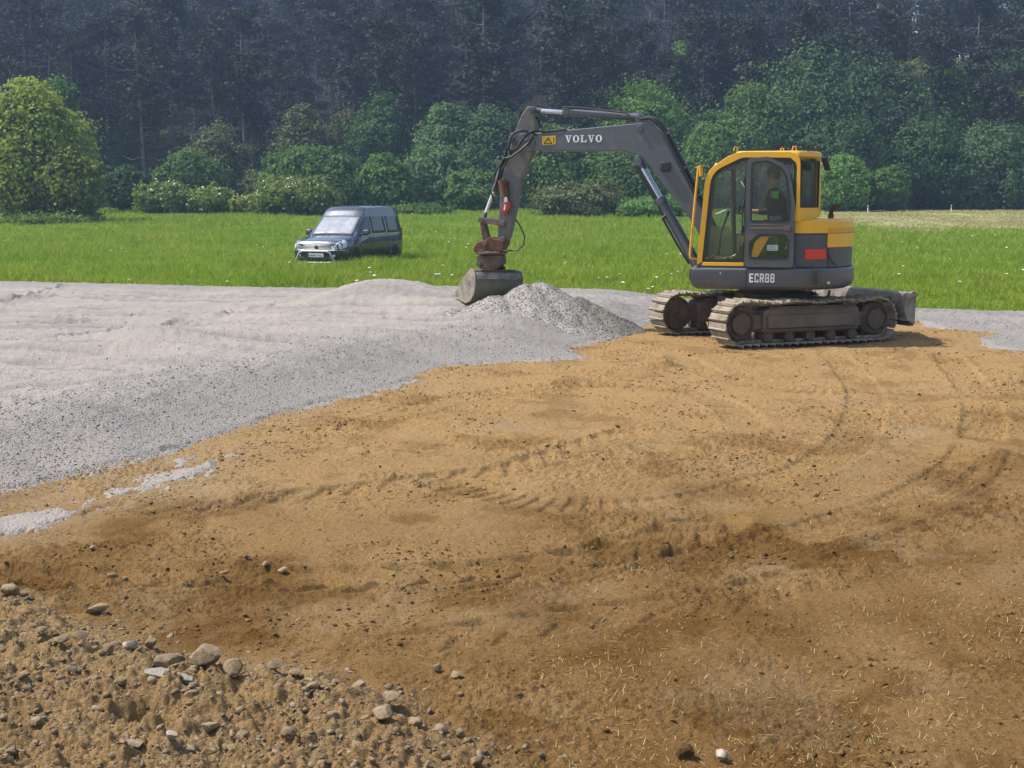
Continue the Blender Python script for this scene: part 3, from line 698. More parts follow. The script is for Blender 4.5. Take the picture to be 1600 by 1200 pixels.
M_bloss = leafmat('white_blossom', (.66, .64, .52), (.78, .77, .68), .2, .02, 0)
LG = leafmat('light_green_leaf', (0.108, 0.177, 0.027), (0.188, 0.247, 0.045), .4)
DG = leafmat('dark_green_leaf', (0.033, 0.086, 0.021), (0.060, 0.128, 0.033), .3)
GG = leafmat('grey_green_leaf', (0.058, 0.122, 0.039), (0.114, 0.195, 0.068), .35)
MG = leafmat('mid_green_leaf', (0.070, 0.153, 0.026), (0.125, 0.225, 0.049), .38)
OG = leafmat('olive_leaf', (0.077, 0.100, 0.031), (0.131, 0.154, 0.054), .3)
BG = leafmat('bright_green_leaf', (0.084, 0.194, 0.030), (0.160, 0.286, 0.054), .42)
YG = leafmat('yellow_green_leaf', (0.177, 0.239, 0.032), (0.301, 0.353, 0.053), .45)
T = broad_tree
# left side
T('willow_tree', 'tall yellow-green willow filling the left edge of the photo', 60, 78, 122, 190, YG, 11, nl=16, leaf=.12, low=0, droop=.6, dens=1.05)
T('willow_tree', 'low yellow-green willow lobe leaning out to the right of the tall willow', 118, 76, 232, 100, YG, 12, nl=7, leaf=.12, low=0, droop=.4)
T('bushy_tree', 'dark green tree standing behind the right shoulder of the tall yellow-green willow', 112, 92, 135, 90, MG, 13, nl=8, leaf=.125)
T('bush', 'mid green bush at the foot of the willow on the far left edge', -10, 82, 215, 120, MG, 14, 'bush', nl=7, low=0)
T('bush', 'dark ivy-like bush between the willow and the white brambles', 205, 96, 262, 78, DG, 15, 'bush', nl=7, low=0)
T('bush', 'round dull green bush behind the left white-flowered bramble', 300, 97, 243, 118, MG, 16, 'bush', nl=8, low=0)
T('bushy_tree', 'thin olive tree with a ragged top behind the round dull green bush', 345, 106, 200, 120, OG, 17, nl=8, leaf=.125, dens=.7)
T('bush', 'small olive bush just left of the rounded bush behind the van', 420, 98, 268, 80, OG, 18, 'bush', nl=6, low=0)
T('bush', 'wide mid green bush right behind the roof of the van', 480, 96, 234, 135, MG, 19, 'bush', nl=9, low=0)
T('bush', 'rounded green bush above the rear end of the van', 543, 95, 246, 100, MG, 20, 'bush', nl=7, low=0)
T('bush', 'bright green bush between the van and the grey-green willows', 604, 94, 243, 92, BG, 21, 'bush', nl=7, low=0)
T('bushy_tree', 'faint olive tree rising behind the bush over the van roof', 478, 110, 172, 110, OG, 22, nl=8, leaf=.125, dens=.7)
T('round_tree', 'dark green round-crowned tree behind and right of the van', 612, 113, 150, 140, DG, 23, nl=11, leaf=.125, low=.1, dens=1.3)
T('willow_tree', 'grey-green willow just right of the dark round-crowned tree', 702, 107, 164, 120, GG, 24, nl=9, low=.02)
T('willow_tree', 'grey-green willow directly behind the excavator arm', 768, 106, 172, 130, GG, 25, nl=9, low=.02)
T('bush', 'grey-green willow bush low in front of the willows left of the excavator bucket', 690, 99, 232, 112, GG, 26, 'bush', nl=8, low=0)
T('bush', 'leafy green bush at the meadow edge just behind the excavator bucket', 738, 95, 268, 90, MG, 27, 'bush', nl=7, low=0)
T('bushy_tree', 'green tree seen through the arch under the excavator boom', 880, 103, 205, 165, MG, 28, nl=10, low=0, dens=1.2)
T('round_tree', 'green tree behind the boom cylinder of the excavator', 960, 101, 235, 140, MG, 29, nl=9, low=0, dens=1.2)
T('bushy_tree', 'pale green tree showing above the excavator boom left of its highest crown', 905, 112, 172, 120, GG, 30, nl=9, low=.05)
T('round_tree', 'light green domed tree rising above the bend of the excavator boom', 1003, 108, 133, 185, BG, 31, nl=12, leaf=.125, low=.02, dens=1.3)
T('bushy_tree', 'dull green tree between the domed tree and the excavator cab', 1105, 104, 200, 125, MG, 32, nl=9, low=0)
# right side
T('broad_tree', 'very broad dark green tree towering behind the excavator cab', 1258, 113, 74, 285, GG, 33, nl=18, low=0, leaf=.14, dens=2.2)
T('broad_tree', 'sloping green tree on the left flank of the broad tree behind the cab', 1170, 109, 135, 180, MG, 34, nl=12, low=0, dens=1.6)
T('broad_tree', 'broad grey-green tree right of the tallest broad tree behind the cab', 1365, 113, 98, 215, GG, 35, nl=14, low=0, dens=2, leaf=.14)
T('broad_tree', 'dark tree in the middle of the right hand wood above the engine hood', 1300, 106, 190, 170, DG, 36, nl=11, low=0, dens=1.3)
T('bushy_tree', 'green tree with a bumpy top in the right hand wood', 1480, 117, 108, 150, MG, 37, nl=10, low=0)
T('bushy_tree', 'olive green tree at the right edge of the photo', 1572, 116, 122, 150, OG, 38, nl=10, low=0)
T('bushy_tree', 'shady dark tree low in the right hand wood above the dozer blade', 1440, 108, 190, 160, DG, 39, nl=10, low=0, dens=1.3)
T('bushy_tree', 'shady grey-green tree low at the right edge of the photo', 1548, 107, 196, 170, GG, 40, nl=10, low=0, dens=1.2)
T('bushy_tree', 'dark green tree just beyond the right edge low in the wood', 1640, 108, 170, 150, DG, 41, nl=9, low=0)
T('sapling', 'light green young tree standing just behind the cab mirror', 1312, 97, 247, 92, BG, 42, nl=8, low=0, leaf=.11)
T('sapling', 'smaller light green sapling right of the exhaust pipe', 1381, 97, 261, 66, BG, 43, nl=7, low=0, leaf=.11)
T('hillside_tree', 'bright green lone tree on the dark hillside above the boom', 1062, 128, 72, 78, BG, 44, nl=8, low=.1, leaf=.125)
T('hillside_tree', 'dark evergreen tree on the hillside right of the bright green lone tree', 1140, 131, 42, 120, DG, 45, nl=11, low=.05, leaf=.125)
for i, (px, Y, top, wpx) in enumerate(((180, 120, 190, 110), (260, 122, 215, 130), (400, 121, 235, 120), (560, 121, 180, 120), (660, 120, 195, 120), (840, 121, 175, 140), (1560, 124, 92, 170), (1420, 125, 96, 150), (1250, 123, 130, 190), (1040, 121, 170, 120))):
    T('undergrowth_tree', ('dim dark green undergrowth tree at the hill foot behind the front row', 'dim olive undergrowth tree at the hill foot behind the front row')[i % 2], px, Y, top, wpx, (DG, OG)[i % 2], 60 + i, nl=8, low=0, leaf=.125, dens=.8, group='undergrowth trees along the foot of the hill')
# white-flowered brambles and low scrub along the meadow edge
T('bramble', 'white-flowered bramble left of the van under the round dull green bush', 262, 89, 288, 92, LG, 81, 'bramble', nl=6, low=0, flower=420, leaf=.12)
T('bramble', 'thin white-flowered bramble between the two fuller flowering ones', 335, 89, 297, 90, LG, 82, 'bramble', nl=6, low=0, flower=200, leaf=.12)
T('bramble', 'large white-flowered bramble just behind the bonnet of the van', 466, 87, 290, 135, LG, 83, 'bramble', nl=8, low=0, flower=950, leaf=.12)
T('bramble', 'low grassy bramble left of the large flowering one', 398, 88, 307, 70, YG, 84, 'bramble', nl=5, low=0, flower=80, leaf=.12)
T('scrub', 'brown green scrub mound under the excavator boom', 905, 86, 304, 150, OG, 85, 'scrub', nl=8, low=0, leaf=.11)
T('scrub', 'low weedy scrub running right under the boom cylinder', 1015, 84, 317, 120, MG, 86, 'scrub', nl=7, low=0, leaf=.10)
T('scrub', 'low dark scrub at the far left of the meadow edge', 85, 75, 340, 170, LG, 87, 'scrub', nl=8, low=0, leaf=.10)
T('scrub', 'low weeds at the meadow edge right of the van', 650, 88, 325, 110, MG, 88, 'scrub', nl=6, low=0, leaf=.10)

# ---- pines and bare trunks on the hill: three built, then copied
def pine_proto(seed, H, bare=False):
    rg = np.random.default_rng(seed); mb = MB()
    bend = rg.normal(size=2) * .25
    tp = [Vector((bend[0] * (f ** 2), bend[1] * (f ** 2), H * f - (.8 if f == 0 else 0))) for f in (0, .25, .5, .75, 1)]
    mb.tube(tp, .17, 7, True, .035)
    P = []; D = []
    nb = 34 if not bare else 20
    for i in range(nb):
        f = .22 + .77 * (i + rg.random()) / nb; z = H * f
        env = H * (.16 if not bare else .10) * (1 - max(0, f - .6) * 1.25) * (.4 + .9 * rg.random())
        a = i * 2.39 + rg.normal() * .4; Lb = env * (.6 + .6 * rg.random())
        base = Vector((bend[0] * f * f, bend[1] * f * f, z)); up = (-.1 + .5 * f) * Lb
        e = base + Vector((math.cos(a) * Lb, math.sin(a) * Lb, up)); mid = base.lerp(e, .55) + Vector((0, 0, -.12 * Lb))
        mb.tube([base, mid, e], .04, 4, True, .012)
        if not bare and ((f > .42 or rg.random() < .3) and rg.random() < .85):
            for t_ in np.linspace(.35, 1.05, 7):
                q = base.lerp(e, t_) + Vector((0, 0, -.12 * Lb * (1 - abs(t_ - .55))))
                k = 30; P.append(np.array(q)[None] + rg.normal(size=(k, 3)) * np.array([.36, .36, .24])); D.append(np.tile([math.cos(a) * .4, math.sin(a) * .4, .7], (k, 1)))
    root = empty('pine_tree' if not bare else 'bare_tree')
    mb.build('trunk', M_pbark if not bare else M_dead, root, 0, 60)
    if P:
        V, F = leaves(np.concatenate(P), np.concatenate(D), .13, rg); link_mesh('crown', np_mesh('crown', V, F), M_pine[seed % 3], root)
    return root
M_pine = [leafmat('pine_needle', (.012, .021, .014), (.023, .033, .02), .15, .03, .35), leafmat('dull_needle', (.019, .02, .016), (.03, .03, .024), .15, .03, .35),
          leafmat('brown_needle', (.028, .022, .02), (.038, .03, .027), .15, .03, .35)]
protos = [pine_proto(0, 15), pine_proto(3, 13), pine_proto(1, 14), pine_proto(4, 16), pine_proto(2, 13), pine_proto(7, 17)]
used_p = set(); cnt = 0
PN = ['slender dark green pine among many on the wooded hillside', 'slender dark green pine among many on the wooded hillside', 'dull grey-green pine among many on the wooded hillside', 'dull grey-green pine among many on the wooded hillside',
      'brownish half-dead pine among many on the wooded hillside', 'dull grey-green pine among many on the wooded hillside']
PL = ('slender dark pine among many on the wooded hillside', 'pine trees covering the hillside')
rows = [112, 118, 124, 131, 139, 147, 156, 166, 177, 189, 202, 216, 231, 247]
tot = 290; wts = [max(1, .82 * r_ + 8) for r_ in rows]; per = [max(8, round(tot * w_ / sum(wts))) for w_ in wts]
for r_, n_ in zip(rows, per):
    span = .84 * r_ + 8
    for i in range(n_):
        x = -span / 2 + span * (i + .5 + rng.uniform(-.42, .42)) / n_; y = r_ + rng.uniform(-3, 3)
        if cnt >= 292: break
        k = int(rng.choice(6, p=(.27, .2, .16, .13, .1, .14)))
        o = protos[k] if k not in used_p else copy_thing(protos[k]); used_p.add(k); cnt += 1
        o.location = (x, y, float(hill_h(np.array([x]), np.array([y]))[0])); s = rng.uniform(.8, 1.25)
        o.rotation_euler = (rng.normal() * .02, rng.normal() * .02, rng.uniform(0, 6.28)); o.scale = (s * rng.uniform(.9, 1.25),) * 2 + (s,)
        tag(o, PN[k], 'pine tree', PL[1])
dead = pine_proto(21, 14, True)
for i, (px, Y, top, lab) in enumerate(((402, 118, 52, 'tallest pale bare trunk on the hillside above and left of the van'), (366, 121, 92, 'shorter bare grey tree just left of the tallest pale bare trunk'),
        (1085, 119, 112, 'pale bare branching tree above the bend of the excavator boom'), (845, 120, 92, 'pale bare tree on the hill above the excavator arm'),
        (588, 121, 72, 'slim bare trunk above the dark round-crowned tree'), (1440, 140, 40, 'bare trunk high on the hill over the right hand wood'), (735, 120, 60, 'bare leaning trunk above the grey-green willows'),
        (1585, 150, 40, 'bare pale trunk near the top right corner against the gap in the wood'))):
    o = dead if i == 0 else copy_thing(dead); x = (px - 800) / 2000 * Y; z = float(hill_h(np.array([x]), np.array([float(Y)]))[0])
    o.location = (x, Y, z); s = (CAM_H + (315 - top) / 2000 * Y - z) / 14; o.scale = (s, s, s); o.rotation_euler = (0, rng.normal() * .03, rng.uniform(0, 6))
    tag(o, lab, 'bare tree')
# hillside brush as one mass
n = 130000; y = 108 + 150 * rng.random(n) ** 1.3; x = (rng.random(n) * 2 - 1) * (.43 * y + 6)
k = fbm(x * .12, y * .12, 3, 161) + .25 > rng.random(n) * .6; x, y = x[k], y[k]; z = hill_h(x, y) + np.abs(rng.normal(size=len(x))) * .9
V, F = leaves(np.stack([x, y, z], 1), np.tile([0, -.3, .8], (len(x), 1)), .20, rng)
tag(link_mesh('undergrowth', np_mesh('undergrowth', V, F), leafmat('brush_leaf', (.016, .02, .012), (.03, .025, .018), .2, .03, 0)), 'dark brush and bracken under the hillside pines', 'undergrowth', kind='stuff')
# two white marker posts far across the meadow
for px, lab in ((1351, 'short white post at the far meadow edge behind the exhaust'), (1480, 'short white post at the far meadow edge left of the photo edge')):
    Y = 92; x = (px - 800) / 2000 * Y; z = float(meadow_h(np.array([x]), np.array([float(Y)]))[0])
    root = empty('marker_post', (x, Y, z)); mb = MB(); mb.lathe([(.03, -.2), (.03, .50), (.02, .55)], (0, 0, 0), 'z', 8); mb.build('post', M_petal, root)
    mb = MB(); mb.lathe([(.0315, .38), (.033, .4), (.033, .44), (.0315, .46)], (0, 0, 0), 'z', 8); mb.build('band', mat('dark_rubber', (.025, .025, .026), .7), root)
    tag(root, lab, 'post')

# ================================================================= EXCAVATOR
# local frame: x forward (to the boom), y to the machine's left (the cab side), z up, origin under the slew ring
M_char = mat('charcoal_paint', (.088, .098, .118), .42, 0, (.15, .138, .12), 7, .52, .82, coat=.15)
M_chard = mat('charcoal_panel', (.068, .073, .082), .5, 0, (.125, .112, .095), 7, .5, .82)
M_yel = mat('yellow_paint', (.78, .41, .018), .38, 0, (.66, .36, .045), 5, .5, .8, coat=.3)
M_yell = mat('orange_rail_paint', (.70, .35, .02), .4, 0, (.3, .11, .02), 9, .5, .75)
M_shoe = mat('dusty_track_steel', (.30, .262, .21), .75, .1, (.17, .125, .08), 8, .4, .65, .6, 30)
M_under = mat('muddy_steel', (.12, .085, .055), .85, 0, (.06, .045, .035), 6, .4, .65, .6, 25)
M_tfr = mat('track_frame_steel', (.105, .08, .066), .7, 0, (.16, .125, .09), 5, .4, .7, .3, 25)
M_rust = mat('rusty_steel', (.16, .065, .03), .85, .1, (.07, .045, .03), 14, .4, .6, .6, 40)
M_arm = mat('worn_charcoal', (.10, .105, .115), .6, 0, (.15, .125, .095), 7, .4, .65, .2, 40)
M_buck = mat('bucket_steel', (.135, .118, .095), .6, .15, (.10, .085, .06), 7, .4, .65, .3, 30)
M_chrome = mat('chrome', (.75, .75, .76), .22, .9)
M_rub2 = mat('hose_rubber', (.02, .02, .022), .5)
M_black = mat('black_trim', (.018, .019, .021), .5)
M_red = mat('red_reflector', (.62, .025, .015), .3, 0, (.55, .02, .012), coat=.4)
M_white_l = mat('white_lettering', (.82, .82, .82), .5)
M_ylab = mat('yellow_label', (.75, .45, .02), .45)
M_blade = mat('blade_steel', (.28, .25, .205), .65, .1, (.12, .10, .08), 6, .4, .65, .3, 30)
M_glass = glass('cab_glass', (.88, .91, .91), .96)
M_dglass = glass('dusty_cab_glass', (.6, .62, .58), .62, .1)
M_rglass = glass('tinted_rear_glass', (.2, .26, .25), .93)
EX = empty('excavator', (3.82, 18.94, .02), R(167))
tag(EX, 'grey and yellow tracked excavator, boom arched over to its bucket at the gravel heap', 'excavator')
def P_(mb, name, m, bevel=.008, parent=EX, smooth=35): return mb.build(name, m, parent, bevel, smooth)

# ---- undercarriage, turned against the house (blade end points away to the right)
UC = R(21.5 - 167)
def uturn(o): o.rotation_euler = (0, 0, UC); return o
TL, TR = 1.12, .30           # half wheelbase, wheel radius incl. shoes
def track(yc):
    t = MB(); loop = []; st = .128
    Lf = 2 * TL; arc = PI * TR; tot = 2 * Lf + 2 * arc; n = round(tot / st)
    def at(s):
        s %= tot
        if s < Lf: return (-TL + s, .62 + .012 * math.sin(s * 9) - .02 * math.sin(PI * s / Lf), 0)
        s -= Lf
        if s < arc: a = PI / 2 - s / TR; return (TL + TR * math.cos(a), .31 + TR * math.sin(a) * 1.03, a - PI / 2)
        s -= arc
        if s < Lf: return (TL - s, .012, PI)
        s -= Lf; a = -PI / 2 - s / TR; return (-TL + TR * math.cos(a), .31 + TR * math.sin(a) * 1.03, a - PI / 2)
    for i in range(n):
        x, z, a = at(i * tot / n)
        ca, sa = math.cos(a), math.sin(a)
        def pt(u, v): return (x + u * ca - v * sa, z + u * sa + v * ca)
        h = tot / n / 2
        prof = [pt(-h * .86, -.022), pt(h * .86, -.022), pt(h * .86, -.004), pt(h * .62, .0), pt(-h * .30, .002), pt(-h * .42, .022), pt(-h * .66, .022), pt(-h * .78, -.002), pt(-h * .86, -.004)]
        t.prism(prof, yc - .225, yc + .225, 'y')
        t.prism([pt(-h * .98, -.06), pt(h * .98, -.06), pt(h * .9, -.024), pt(-h * .9, -.024)], yc - .09, yc + .09, 'y')
    tk = uturn(t.build('track', M_shoe, EX, .004, 30, 1))
    sgn = 1 if yc > 0 else -1
    fr = MB()
    ou = yc - sgn * .0
    fr.prism(rp([(-.78, .17, .03), (.80, .17, .03), (.80, .50, .05), (.62, .53, .03), (-.60, .53, .03), (-.78, .48, .06)], 3), yc - .16, yc + .165, 'y')
    fr.prism(rp([(-.72, .235, .02), (.72, .235, .02), (.72, .415, .02), (-.72, .415, .02)], 3), yc + sgn * .166, yc + sgn * .19, 'y')
    fr.bb((-.95, yc - .10, .22), (-.7, yc + .10, .42)); fr.bb((.7, yc - .10, .22), (.95, yc + .10, .42))
    f = P_(fr, 'track_frame', M_tfr, .01, tk)
    lip = MB(); lip.bb((-.76, yc + sgn * .16, .195), (.76, yc + sgn * .205, .222)); lip.bb((-.70, yc + sgn * .16, .51), (.70, yc + sgn * .20, .535)); P_(lip, 'frame_flange', M_under, .004, tk)
    for sx, nm in ((TL, 'sprocket'), (-TL, 'idler_wheel')):
        wl = MB(); prof = [(.05, -.15), (.235, -.14), (.25, -.10), (.25, .08), (.22, .12), (.205, .135), (.17, .10), (.15, .10), (.145, .15), (.05, .165)]
        wl.lathe([(r, sgn * o_) for r, o_ in prof], (sx, yc, .31), 'y', 28)
        if nm == 'sprocket':
            for k in range(14):
                a = 2 * PI * k / 14; wl.box((sx + .25 * math.cos(a), yc, .31 + .25 * math.sin(a)), (.05, .10, .05), (0, -a, 0))
        for k in range(8):
            a = 2 * PI * k / 8; wl.cyl((sx + .19 * math.cos(a), yc + sgn * .10, .31 + .19 * math.sin(a)), (sx + .19 * math.cos(a), yc + sgn * .145, .31 + .19 * math.sin(a)), .014, 6)
        P_(wl, nm, M_under, .004, tk)
    for k in range(5):
        rl = MB(); rl.lathe([(.03, -.17), (.075, -.16), (.08, -.06), (.06, -.04), (.06, .04), (.08, .06), (.075, .16), (.03, .17)], (-.70 + .35 * k, yc, .115), 'y', 16)
        P_(rl, 'track_roller', M_under, 0, tk)
    rl = MB(); rl.lathe([(.02, -.1), (.045, -.09), (.045, .09), (.02, .1)], (0, yc, .535), 'y', 12); P_(rl, 'carrier_roller', M_under, 0, tk)
# in this frame +x points to the blade; the house's left is this frame's right
track(.90); track(-.90)
u = MB(); u.bb((-.55, -.62, .26), (.55, .62, .58)); u.bb((.25, -.76, .24), (.48, .76, .44)); u.bb((-.48, -.76, .24), (-.25, .76, .44)); u.bb((.5, -.3, .3), (.75, .3, .52))
uturn(P_(u, 'undercarriage_frame', M_under, .02))
s = MB(); s.lathe([(.48, .56), (.52, .585), (.52, .66), (.46, .67), (.46, .75), (.5, .77)], (0, 0, 0), 'z', 40); P_(s, 'slew_ring', M_under, .004)
b = MB()
BX = .13
prof = [(1.52, .20), (1.47, .28), (1.44, .40), (1.445, .52), (1.48, .63), (1.52, .655), (1.53, .64), (1.50, .61), (1.475, .52), (1.475, .40), (1.50, .30), (1.555, .20)]
b.T = Matrix.Translation((BX, 0, .03)); b.prism(prof, -1.16, 1.16, 'y'); b.bb((1.455, -1.15, .235), (1.48, 1.15, .275))
db = uturn(P_(b, 'dozer_blade', M_blade, .004))
for sg in (-1, 1):
    e = MB(); e.T = b.T; e.prism([(1.555, .19), (1.41, .26), (1.36, .42), (1.40, .60), (1.50, .675), (1.565, .66)], sg * 1.162, sg * 1.19, 'y')
    P_(e, 'end_plate', M_blade, .004, db)
e = MB(); e.T = b.T; e.bb((1.5, -1.15, .165), (1.565, 1.15, .235)); P_(e, 'cutting_edge', M_buck, .003, db)
e = MB()
for sg in (-1, 1):
    e.prism([(.6, .30), (1.46 + BX, .31), (1.46 + BX, .46), (.6, .42)], sg * .42 - .05, sg * .42 + .05, 'y'); e.prism([(1.36 + BX, .33), (1.46 + BX, .31), (1.46 + BX, .6), (1.42 + BX, .6)], sg * .75 - .015, sg * .75 + .015, 'y')
P_(e, 'blade_arm', M_under, .006, db)
e = MB(); e.cyl((.62, 0, .5), (1.0, 0, .5), .06, 14); e.cyl((1.0, 0, .5), (1.45 + BX, 0, .52), .035, 12); P_(e, 'blade_cylinder', M_char, 0, db)

# ---- house: skirt, engine hood, panels
def plan(r, xf, ys, cx=0):
    """rear half a circle of radius r about the slew centre, sides straight at ys, front square"""
    pts = [(xf, -ys), (xf, ys)]
    a0 = math.acos(-math.sqrt(max(0, r * r - ys * ys)) / r)
    return rp([(xf, -ys, .12), (xf, ys, .12)], 5) + [(r * math.cos(a), r * math.sin(a)) for a in np.linspace(a0, 2 * PI - a0, 26)]
mb = MB(); zs = [(.755, .10), (.80, .03), (.86, .0), (1.035, .0), (1.06, .02)]
rings = []
base = plan(1.19, 1.08, 1.10)
mb.v = []; n = len(base)
for z, ins in zs: mb.v += [(x * (1 - ins / 1.1), y * (1 - ins / 1.1), z) for x, y in base]
for k in range(len(zs) - 1): mb.f += [(k*n+i, k*n+(i+1) % n, (k+1)*n+(i+1) % n, (k+1)*n+i) for i in range(n)]
mb.f += [tuple(range(n)), tuple(range((len(zs)-1)*n, len(zs)*n))]
skirt = P_(mb, 'base_skirt', M_char, 0, EX, 30)
s = MB(); s.bb((.30, 1.096, .775), (.312, 1.104, 1.05)); s.bb((-.72, 1.002, .80), (-.71, 1.106, 1.05)); P_(s, 'panel_seam', M_black, 0, skirt)
s = MB(); s.box((1.095, .6, .95), (.05, .5, .16)); s.bb((1.06, -.6, .84), (1.13, -.1, 1.03)); P_(s, 'front_bumper_block', M_black, .01, skirt)
s = MB(); s.cyl((.66, 1.09, .985), (.66, 1.115, .985), .012, 8); s.cyl((-.82, .9, .86), (-.82, .925, .86), .02, 10); P_(s, 'bolt', M_chrome, 0, skirt)
def body_ring(r, ys, xf, z0, z1, name, m, bev=.02, top_in=0):
    pl = plan(r, xf, ys); k = MB(); n = len(pl)
    lv = [(z0, 0), (z1 - .04, 0), (z1 - .012, top_in * .4), (z1, top_in)] if top_in else [(z0, 0), (z1, 0)]
    for z, ins in lv: k.v += [((x + .3) * (1 - ins) - .3, y * (1 - ins), z) for x, y in pl]
    for q in range(len(lv) - 1): k.f += [(q*n+i, q*n+(i+1) % n, (q+1)*n+(i+1) % n, (q+1)*n+i) for i in range(n)]
    k.f += [tuple(range(n)), tuple(range((len(lv)-1)*n, len(lv)*n))]
    return P_(k, name, m, bev, EX, 30)
panel = body_ring(1.15, 1.03, -.325, 1.062, 1.54, 'side_panel', M_chard, .015)
hood = body_ring(1.16, 1.04, -.335, 1.545, 1.745, 'engine_hood', M_yel, 0, .09)
# lower rear shell of the hood, wrapping round behind the charcoal side panel
k = MB(); a1 = math.radians(133); A = np.linspace(a1, 2 * PI - a1, 30); pl = [(1.172 * math.cos(a), 1.172 * math.sin(a)) for a in A] + [(1.12 * math.cos(a), 1.12 * math.sin(a)) for a in A[::-1]]
k.prism(pl, 1.345, 1.543, 'z'); P_(k, 'rear_hood_shell', M_yel, .012, hood)
k = MB(); pl = [(1.176 * math.cos(a), 1.176 * math.sin(a)) for a in A] + [(1.14 * math.cos(a), 1.14 * math.sin(a)) for a in A[::-1]]
k.prism(pl, 1.548, 1.575, 'z'); k.prism(pl, 1.60, 1.612, 'z'); P_(k, 'hood_crease', mat('yellow_lip', (.66, .34, .02), .5), .004, hood)
def arc_patch(mbx, r0, r1, a0, a1, z0, z1, slant=0):
    A = np.linspace(a0, a1, 10); nn = len(A)
    vs = [(r * math.cos(a), r * math.sin(a), z + (slant * (i / (nn - 1)) if z == z0 else 0)) for r in (r0, r1) for z in (z0, z1) for i, a in enumerate(A)]
    f = []
    for i in range(nn - 1):
        for (p, q) in ((0, 1), (1, 3), (3, 2), (2, 0)): f.append((p*nn+i, p*nn+i+1, q*nn+i+1, q*nn+i))
    f += [(0, nn, 3*nn, 2*nn), (nn-1, 2*nn-1, 4*nn-1, 3*nn-1)]
    mbx.add(vs, f)
k = MB(); arc_patch(k, 1.145, 1.156, R(115), R(132), 1.185, 1.325); k.bb((-.50, 1.02, 1.20), (-.485, 1.036, 1.31)); P_(k, 'rear_reflector', M_red, .003, panel)
k = MB(); k.tube([(-.93, .72, 1.10), (-.84, .80, 1.20), (-.80, .84, 1.30)], .012, 6); P_(k, 'latch_strap', M_tfr, 0, panel)
k = MB(); arc_patch(k, 1.148, 1.156, R(134), R(134.6), 1.07, 1.34); k.bb((-.6, 1.02, 1.07), (-.33, 1.034, 1.085)); P_(k, 'panel_gap', M_black, 0, panel)
ex = MB(); ex.T = Matrix.Translation((-.11, 0, 0)); ex.tube([(-.72, .35, 1.70), (-.72, .35, 1.83), (-.75, .36, 1.89), (-.83, .37, 1.93)], .032, 10, False); ex.tube([(-.72, .35, 1.70), (-.72, .35, 1.80)], .042, 10); P_(ex, 'exhaust_pipe', M_rust, 0)
tk_ = MB(); tk_.prism(rp([(-.3, 1.065), (.98, 1.065), (.98, 1.40, .12), (.3, 1.58, .1), (-.3, 1.60)], 4), -1.04, -.52, 'y'); P_(tk_, 'tank_cover', M_chard, .02)
bf = MB(); bf.prism([(.45, 1.02), (.86, 1.0), (.90, 1.16), (.72, 1.30), (.45, 1.36)], -.42, -.40, 'y'); bf.prism([(.45, 1.02), (.86, 1.0), (.90, 1.16), (.72, 1.30), (.45, 1.36)], -.10, -.08, 'y'); bf.bb((-.3, -.5, 1.062), (.5, .0, 1.3)); P_(bf, 'boom_bracket', M_char, .008)

# ---- cab: plan left face y=1.08, chamfered left rear corner
YL, YR = 1.08, .14
cab = MB(); cab.prism([(1.0, YR), (1.0, YL - .02), (-.36, YL - .02), (-.62, .66), (-.62, YR)], 1.064, 1.12, 'z'); cabo = P_(cab, 'cab', M_chard, .006)
arch_o = rp([(1.0, 1.085, .02), (.895, 2.40, .34), (.50, 2.665, .5), (-.385, 2.655, .16), (-.405, 1.72, .10), (-.33, 1.70, .04), (-.33, 1.775, .02), (-.345, 1.95, .1), (-.345, 2.50, .2), (-.25, 2.575, .02), (.40, 2.585, .3), (.82, 2.385, .3), (.925, 1.14, .02)], 5)
k = MB(); k.prism(arch_o + [], YL - .055, YL, 'y')
k.bb((.345, YL - .055, 1.086), (.925, YL, 1.135)); k.prism([(p_[0], p_[1]) for p_ in arch_o], YR - .01, YR + .045, 'y'); P_(k, 'side_frame', M_yel, .01, cabo)
lining = rp([(.922, 1.14, .02), (.817, 2.382, .3), (.40, 2.582, .3), (-.25, 2.572, .02), (-.34, 2.49, .1), (-.34, 1.79, .05), (-.34, 1.14)], 5)
k = MB(); k.ring(lining, inset(lining, .035), YL - .05, YL - .006, 'y'); P_(k, 'window_seal', M_black, .003, cabo)
wpl = rp([(.885, 1.18, .02), (.783, 2.37, .28), (.40, 2.545, .25), (.335, 2.545), (.335, 1.18)], 5)
k = MB(); k.prism(wpl, YL - .034, YL - .028, 'y'); P_(k, 'side_window', M_glass, 0, cabo)
k = MB(); k.prism([(.902, 1.12), (.872, 1.62), (.61, 1.62), (.56, 1.50), (.54, 1.12)], YR + .06, YR + .066, 'y'); P_(k, 'dusty_lower_pane', M_dglass, 0, cabo)
# far (right) side: pillars and panes
k = MB(); rside = rp([(.985, 1.09, .02), (.88, 2.40, .3), (.48, 2.64, .4), (-.6, 2.64, .1), (-.6, 1.09)], 5)
k.ring(rside, inset(rside, .065), YR, YR + .05, 'y'); k.bb((.30, YR, 1.12), (.40, YR + .05, 2.56)); k.bb((-.56, YR, 1.12), (.95, YR + .05, 1.20)); P_(k, 'far_side_frame', M_black, .008, cabo)
k = MB(); k.prism(inset(rside, .06), YR + .02, YR + .026, 'y'); P_(k, 'far_side_window', M_glass, 0, cabo)
